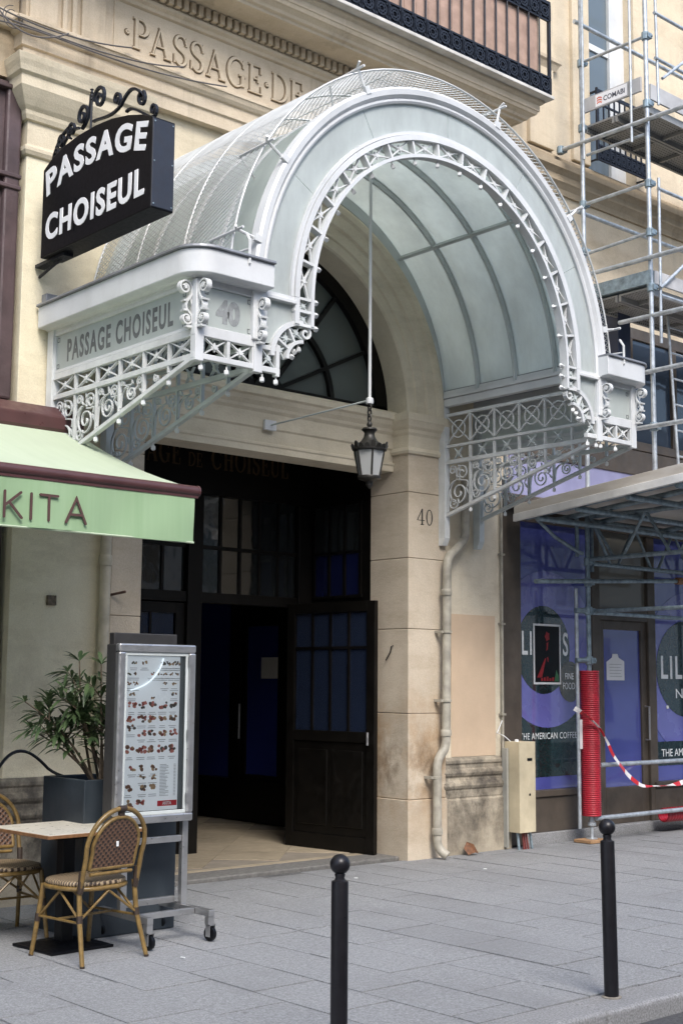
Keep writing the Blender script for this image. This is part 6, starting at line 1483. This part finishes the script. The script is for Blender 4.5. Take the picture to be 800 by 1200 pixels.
# red and white barrier tape
tp = thing('barrier_tape', 'red and white barrier tape sagging from the scaffold post to the right edge', 'tape', (11.5, 8.66, .5))
key = [(10.93, 8.72, 1.37), (11.05, 8.64, 1.28), (11.19, 8.61, 1.17), (11.33, 8.62, 1.03), (11.42, 8.62, .90), (11.50, 8.62, .82), (11.60, 8.62, .735), (11.70, 8.63, .665), (11.82, 8.62, .59), (11.95, 8.62, .545), (12.15, 8.62, .535), (12.40, 8.62, .53), (12.62, 8.62, .545), (12.85, 8.62, .60), (13.2, 8.64, .72), (13.75, 8.70, .80)]
def crm(P, n=6):
    out = []; P = [Vector(p) for p in P]; Q = [P[0]]+P+[P[-1]]
    for i in range(1, len(Q)-2):
        a, b, c, d = Q[i-1:i+3]
        for k in range(n):
            t = k/n; out.append(.5*((2*b)+(c-a)*t+(2*a-5*b+4*c-d)*t*t+(3*b-a-3*c+d)*t**3))
    out.append(Q[-1]); return out
cp = crm(key); acc = 0.; rings = []
for i, p in enumerate(cp):
    if i: acc += (p-cp[i-1]).length
    tn = (cp[min(len(cp)-1, i+1)]-cp[max(0, i-1)]).normalized(); tw = 1.1*sin(acc*2.7+.6)+.7*sin(acc*6.1)
    s = tn.cross(Vector((0, 1, 0))).normalized(); s = Quaternion(tn, tw) @ s; wdt = .026*(.35+.65*abs(cos(acc*3.1)))
    rings.append((acc, p-s*wdt, p+s*wdt, s.cross(tn)*.0012))
TR, TW = pm('red_tape', (.50, .02, .03), .4, var=.08), pm('white_tape', (.72, .70, .70), .4, var=.05)
runs = []; last = None
for (a0, l0, r0, n0), (a1, l1, r1, n1) in zip(rings, rings[1:]):
    k = int(((a0+a1)/2+.04)/.13)
    if k != last: runs.append((k % 2, MB())); last = k
    runs[-1][1].add([l0+n0, r0+n0, r1+n1, l1+n1, l0-n0, r0-n0, r1-n1, l1-n1], [(0, 1, 2, 3), (7, 6, 5, 4), (0, 4, 5, 1), (2, 6, 7, 3), (1, 5, 6, 2), (0, 3, 7, 4)])
for k, mb in runs: mb.build('red_band' if k else 'white_band', TR if k else TW, tp, fix=False)
# ============================================================ the house across the street (mirrored in the shop glass)
ob = thing('facing_building', 'pale building across the street, mirrored in the blue shop windows', 'building', (8, -7.2, 0))
m = MB(); m.box(-30, 50, -8.2, -7.2, -.1, 9.6); m.build('wall', stone_mat('facing_limestone', (.74, .72, .66)), ob)
m = MB(); m.box(-30, 50, -7.3, -6.75, 9.2, 9.7); m.build('cornice', STONE_UP, ob)
wm = MB(); wm.box(-.6, .6, -7.19, -7.16, 0, 2.1); wme = wm.mesh('window'); fm = MB()
for a, b, c, d in ((-.68, .68, 2.1, 2.2), (-.68, .68, -.1, 0), (-.68, -.6, 0, 2.1), (.6, .68, 0, 2.1), (-.03, .03, 0, 2.1)): fm.box(a, b, -7.19, -7.10, c, d)
fme = fm.mesh('window_frame')
for i in range(18):
    for z in (3.9, 6.8):
        w_ = link('window', wme, DGLASS, ob, loc=(-6+i*2.2, 0, z)); link('window_frame', fme, WHITE, ob, loc=(-6+i*2.2, 0, z))
for i in range(10):
    m = MB(); m.box(-6+i*4.2, -4.3+i*4.2, -7.195, -7.15, .4, 3.0); m.build('shop_window', DGLASS, ob)
